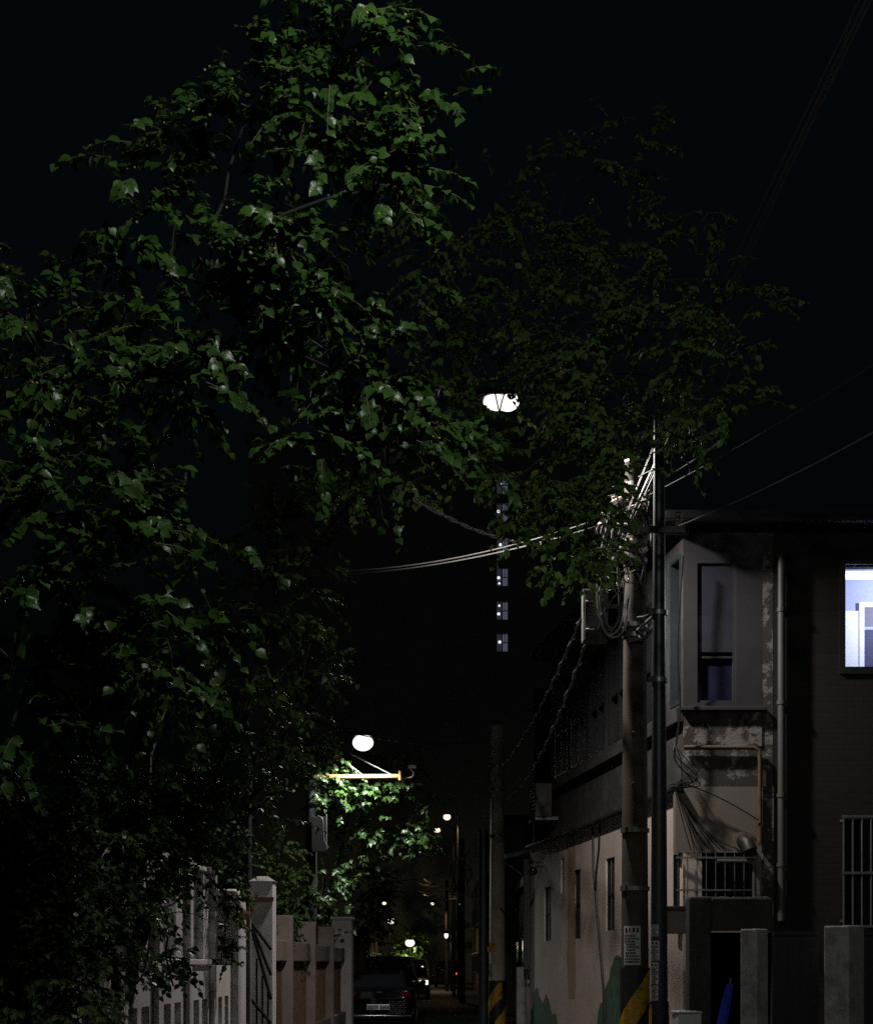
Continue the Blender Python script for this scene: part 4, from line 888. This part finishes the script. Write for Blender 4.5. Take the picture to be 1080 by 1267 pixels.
def car(name, label, kind, x, y, facing, paint, lit_head=False, lit_tail=0, plate=None, group='cars parked along the lane'):
    K = KINDS[kind]; t = thing(name, label, 'car', (x, y, 0), group)
    ca = -1 if facing == 'viewer' else 1
    def X(q): return Vector((x + ca * q.x, y + ca * q.y, q.z))
    def g_(): g = G(); g.xf = X; return g
    L2 = K['L'] / 2
    g = g_(); g.rings([body_ring(*b) for b in K['body']]); g.build('body', MATS[paint], t, True)
    g = g_(); g.rings([cab_ring(*b) for b in K['cab']]); cb = g.build('windows', MATS['car_glass'], t, True)
    cs = K['cab']; g = g_(); rr = []
    for b in cs[1:-1]: rr.append([(-b[4] * 1.01, b[0], b[2] - .04), (-b[4] * .82, b[0], b[2] + .012), (0, b[0], b[2] + .026), (b[4] * .82, b[0], b[2] + .012), (b[4] * 1.01, b[0], b[2] - .04)])
    for r0, r1 in zip(rr, rr[1:]):
        for k in range(4): g.face([r0[k], r0[k + 1], r1[k + 1], r1[k]])
    for s in (-1, 1):
        a, b = cs[0], cs[1]; g.tube([(s * a[3], a[0], a[1]), (s * b[4], b[0], b[2] - .02)], .035, 6)
        a, b = cs[-1], cs[-2]; g.tube([(s * a[3], a[0], a[1]), (s * b[4], b[0], b[2] - .02)], .03, 6)
        m = cs[len(cs) // 2]; g.tube([(s * (m[3] + .005), m[0], m[1]), (s * (m[4] + .012), m[0], m[2] - .03)], .03, 6)
    g.build('roof', MATS[paint], t, True)
    for s in (-1, 1):
        for wy in K['wh']:
            c = .93 if kind == 'sedan' else .88
            g = g_(); g.tube([(s * (c - .2), wy, K['wr']), (s * (c - .19), wy, K['wr']), (s * (c - .01), wy, K['wr']), (s * c, wy, K['wr'])], [K['wr'] * .9, K['wr'], K['wr'], K['wr'] * .9], 20); w = g.build('wheel', MATS['tyre'], t, True)
            g = g_(); g.tube([(s * (c - .005), wy, K['wr']), (s * (c + .012), wy, K['wr'])], [K['wr'] * .62, K['wr'] * .58], 16); g.build('rim', MATS['galvanised'], w, True)
        g = g_(); my = .95 if kind == 'sedan' else 1.2; g.ball((s * 1.02, my, 1.05), .1, .06, .075, 10, 6); g.tube([(s * .88, my, 1.0), (s * 1.0, my, 1.04)], .025, 6); g.build('mirror', MATS[paint], t, True)
        z = .88 if kind == 'sedan' else .95
        yb = -L2 + (.03 if kind == 'sedan' else .01)
        g = g_(); g.obox((s * .66, yb, z), (.3, .06, .13), -s * R(12)); g.build('tail_light', MATS['tail_red' if lit_tail == s else 'tail_red_off'], t, bevel=.01)
        g = g_(); g.obox((s * .62, L2 - (.14 if kind == 'sedan' else .1), .68 if kind == 'sedan' else .78), (.4, .12, .2), s * R(22)); g.build('headlight', MATS['headlight_lit' if lit_head else 'headlight_off'], t, bevel=.02)
    if kind == 'sedan':
        g = g_(); g.tube([(-.8, -2.36, .35), (-.5, -2.42, .35), (.5, -2.42, .35), (.8, -2.36, .35)], .022, 10); g.build('bumper_trim', MATS['chrome'], t, True)
        g = g_(); g.tube([(-.6, -2.37, .79), (.6, -2.37, .79)], .011, 8); g.build('boot_trim', MATS['chrome'], t, True)
        g = g_(); g.box(-.8, .8, -2.43, -2.37, .27, .33); g.build('bumper', MATS[paint], t, bevel=.015)
        g = g_(); 
        for i in range(6):
            for j in range(7):
                xx = .28 + i * .07 + (.035 if j % 2 else 0); zz = .42 + j * .048; g.obox((xx, -2.43 + abs(xx) * .03, zz), (.045, .012, .018), 0, 0, R(20 if (i + j) % 2 else -20))
        g.build('mesh_panel', MATS['chrome'], t)  # chrome chips imitate the checkered highlights on the car's paint
    if plate:
        g = g_(); g.box(-.28, .28, -2.432, -2.405, .5, .635); p = g.build('number_plate', MATS['white_gloss'], t, bevel=.006)
        text_mesh(plate, .115, MATS['ink'], p, (x, y - 2.437, .566), bold=True)
        g = g_(); g.tube([(-.07, -2.375, .93), (-.02, -2.385, .945), (.03, -2.385, .93), (.09, -2.375, .945)], .016, 6); g.build('emblem', MATS['chrome'], t, True)
    return t
car('parked_sedan', 'black sedan seen from behind with a pale number plate, nearest of the parked cars', 'sedan', -1.44, 42.4, 'away', 'black_paint', plate='202머 3604')
car('parked_van', 'dark tall van parked just beyond the black sedan', 'van', -1.45, 50.6, 'away', 'van_paint')
car('parked_van', 'grey van facing the viewer with lit headlights beyond the dark van', 'van', -1.2, 76, 'viewer', 'pale_paint', lit_head=True)
car('parked_car', 'yellowish car with a lit red tail light far down the lane behind the slim pole', 'van', .75, 112, 'away', 'ochre_car_paint', lit_tail=1)

# ------------------------------------------------------------------ houses and blocks in the dark
def house(label, x0, x1, y0, y1, z, mat, face, seed, name='alley_house', roof='flat'):
    r = random.Random(seed); t = thing(name, label, 'house', ((x0 + x1) / 2, y0, 0))
    g = G(); g.box(x0, x1, y0, y1, 0, z); g.build('wall', MATS[mat], t)
    g = G()
    if roof == 'flat': g.box(x0 - .15, x1 + .15, y0 - .15, y1 + .15, z + .003, z + .2)
    else:
        xm = (x0 + x1) / 2; g.rings([[(x0 - .3, y, z + .003), (x1 + .3, y, z + .003), (xm, y, z + 1.3)] for y in (y0 - .3, y1 + .3)])
    g.build('roof', MATS['roof_tile'], t)
    xf = x1 if face > 0 else x0
    y = y0 + 1
    while y < y1 - 1.6:
        for zz in ([1.1] if z < 4 else [1.1, 3.9]):
            g = G(); g.box(*sorted((xf + face * .004, xf + face * .05)), y, y + 1.1, zz, zz + 1.2); w = g.build('window', MATS['aluminium'], t)
            g = G(); g.box(*sorted((xf + face * .052, xf + face * .06)), y + .06, y + 1.04, zz + .06, zz + 1.14); g.build('pane', MATS['dark_glass'], w)
        y += r.uniform(2.2, 3.2)
    for k in range(2):
        xx = x0 + (x1 - x0) * (.2 + .45 * k); g = G(); g.box(xx, xx + 1, y0 - .05, y0 - .004, 1.1, 2.2); w = g.build('window', MATS['aluminium'], t)
        g = G(); g.box(xx + .06, xx + .94, y0 - .06, y0 - .052, 1.16, 2.14); g.build('pane', MATS['dark_glass'], w)
    return t
house('dark low house behind the painted wall with a bluish awning', 2.3, 8.5, 38, 47, 3.6, 'plaster_dark', -1, 1)
house('dark flat roofed house beyond the low house on the right', 2.1, 9, 52, 63, 6.2, 'plaster_dark', -1, 2)
house('dark gabled house farther along the right side of the lane', 2.2, 9, 66, 80, 3.4, 'dark_concrete', -1, 3, roof='gable')
house('dark plain house at the far right of the lane', 2.4, 10, 84, 108, 6, 'plaster_dark', -1, 4)
house('dark house behind the wall left of the lane', -11, -3.6, 46, 58, 3.2, 'plaster_dark', 1, 5)
house('dark gabled house farther along the left side of the lane', -11, -4.4, 66, 82, 3.2, 'dark_concrete', 1, 6, roof='gable')
house('dark house at the far left of the lane near the orange lamp', -11, -3.8, 86, 112, 3.4, 'plaster_dark', 1, 7)
house('dark low house closing the far end of the lane', -6, 7, 150, 158, 3.2, 'plaster_dark', -1, 8)
t = thing('awning', 'dull blue awning sloping from the low dark house behind the painted wall', 'awning', (2.0, 38, 4))
g = G(); g.hull8([(1.55, 36.6, 4.08), (2.6, 36.6, 4.36), (2.6, 37.9, 4.36), (1.55, 37.9, 4.08), (1.55, 36.6, 4.12), (2.6, 36.6, 4.4), (2.6, 37.9, 4.4), (1.55, 37.9, 4.12)]); g.build('sheet', MATS['blue_sheet'], t)
g = G(); g.tube([(1.56, 36.6, 4.05), (1.56, 37.9, 4.05)], .02, 6); g.tube([(1.57, 37.85, 4.05), (2.45, 37.85, 3.4)], .02, 6); g.build('frame', MATS['grey_steel'], t)
# apartment tower with a lit stair column
M('tower_paint', (.32, .32, .33), .9, .1, .5, 0)
T = thing('apartment_tower', 'dark apartment tower with one column of small lit stair windows', 'apartment tower', (6, 137, 0))
TX = (622 - 540) * 137 / 2000
wz = [P(0, y, 137).z for y in (600, 634, 676, 714, 755.5, 795)]
W_ = (.06, 1.0); 
hs = [(TX - .04 - .5, TX - .04 + .5, z - .75, z + .75) for z in wz]
g = G(); g.xf = lambda q: Vector((q.x, 137 + q.y, q.z)); g.holes(-16, 14, 0, 46, hs, .4); g.box(-16, 14, .42, 14, 0, 46); g.build('wall', M('tower_paint', (.32, .32, .33), .9, .1, .5, 0), T)
M('stair_glow', (.4, .42, .5), bump=0, var=.5, scale=2.5, emit=.11, ecol=(.5, .56, .8)); M('stair_dim', (.1, .1, .12), bump=0, emit=.035, ecol=(.5, .52, .65)); M('stair_lamp', (1, 1, 1), bump=0, emit=1.2, ecol=(.93, .95, 1))
for i, z in enumerate(wz):
    g = G(); g.box(TX - .02, TX + .40, 137.2, 137.24, z - .72, z + .72); w = g.build('window', MATS['stair_glow'], T)
    g = G(); g.box(TX - .5, TX - .1, 137.2, 137.24, z - .72, z + .72); g.build('dim_pane', MATS['stair_dim'], w)
    g = G(); g.box(TX - .1, TX - .02, 137.1, 137.25, z - .74, z + .74); g.box(TX - .02, TX + .42, 137.12, 137.19, z - .03, z + .04); g.box(TX + .16, TX + .2, 137.12, 137.19, z + .04, z + .72); g.build('frame', MATS['dark_metal'], w)
    rr = random.Random(i)
    g = G(); g.ball((TX - .3 + rr.uniform(-.1, .12), 137.15, z + rr.uniform(-.3, .2)), .13, .05, .13, 8, 6)
    if i in (3, 4): g.ball((TX - .3, 137.15, z + (.45 if i == 4 else -.5)), .09, .05, .09, 8, 6)
    g.build('stair_lamp', MATS['stair_lamp'], w, True)
g = G(); g.box(-16.2, 14.2, 136.8, 151.2, 46.003, 46.5); g.box(-6, 1, 140, 146, 46.503, 49.5); g.box(4, 9, 141, 147, 46.503, 48.8); g.box(9.5, 11, 140, 142, 46.503, 47.6); g.build('roof', MATS['tower_paint'], T)
# ------------------------------------------------------------------ night sky, added fill light and camera
wd = bpy.data.worlds.new('World'); SC.world = wd; wd.use_nodes = True
nt = wd.node_tree; bg_ = nt.nodes['Background']; sky = nt.nodes.new('ShaderNodeTexSky'); sky.sky_type = 'NISHITA'; sky.sun_disc = False
EL, RO = R(28), R(150)
sky.sun_elevation = EL; sky.sun_rotation = RO; sky.air_density = 1.0; sky.dust_density = 1.2; sky.ozone_density = .6
tcw = nt.nodes.new('ShaderNodeTexCoord'); sxz = nt.nodes.new('ShaderNodeSeparateXYZ'); mrz = nt.nodes.new('ShaderNodeMapRange'); mxs = nt.nodes.new('ShaderNodeMix'); mxs.data_type = 'RGBA'; mxs.blend_type = 'MULTIPLY'
nt.links.new(tcw.outputs['Generated'], sxz.inputs[0]); nt.links.new(sxz.outputs['Z'], mrz.inputs['Value'])
mrz.inputs['From Min'].default_value = .15; mrz.inputs['From Max'].default_value = .55; mrz.inputs['To Min'].default_value = .1; mrz.inputs['To Max'].default_value = 1
mxs.inputs['Factor'].default_value = 1; nt.links.new(sky.outputs[0], mxs.inputs['A']); nt.links.new(mrz.outputs[0], mxs.inputs['B'])
tn = nt.nodes.new('ShaderNodeMix'); tn.data_type = 'RGBA'; tn.blend_type = 'MULTIPLY'; tn.inputs['Factor'].default_value = 1; tn.inputs['B'].default_value = (.85, 1, .84, 1)
nt.links.new(mxs.outputs['Result'], tn.inputs['A']); nt.links.new(tn.outputs['Result'], bg_.inputs[0]); bg_.inputs[1].default_value = .0012
sl_ = bpy.data.lights.new('moonlight', 'SUN'); sl_.energy = .004; sl_.angle = R(.5); sl_.color = (1, .96, .9)  # faint overall fill added as moonlight, no moon in view
so = bpy.data.objects.new('moonlight', sl_); COL.objects.link(so)
dirv = Vector((math.sin(RO) * math.cos(EL), math.cos(RO) * math.cos(EL), math.sin(EL)))
so.rotation_euler = (-dirv).to_track_quat('-Z', 'Y').to_euler(); so.location = (0, -10, 30)

cd = bpy.data.cameras.new('camera'); cam = bpy.data.objects.new('camera', cd); COL.objects.link(cam)
cam.location = (0, 0, EYE); cam.rotation_euler = (R(90), 0, 0)
cd.sensor_fit = 'AUTO'; cd.sensor_width = 36; cd.lens = FPX / 1267 * 36
cd.shift_y = (HOR - 633.5) / 1267; cd.clip_start = .1; cd.clip_end = 2000
SC.camera = cam
SC.view_settings.view_transform = 'Standard'; SC.view_settings.look = 'None'; SC.view_settings.exposure = 0; SC.view_settings.gamma = 1
SC.cycles.use_denoising = False
try: SC.cycles.denoiser = 'OPENIMAGEDENOISE'
except Exception: pass
for mm in ('stair_glow', 'stair_dim', 'stair_lamp', 'tail_red', 'headlight_lit', 'lamp_tube'): MATS[mm].cycles.emission_sampling = 'NONE'
SC.cycles.max_bounces = 5; SC.cycles.diffuse_bounces = 2; SC.cycles.glossy_bounces = 2; SC.cycles.transparent_max_bounces = 8
SC.cycles.sample_clamp_indirect = .6; SC.cycles.sample_clamp_direct = 4; SC.cycles.use_light_tree = True
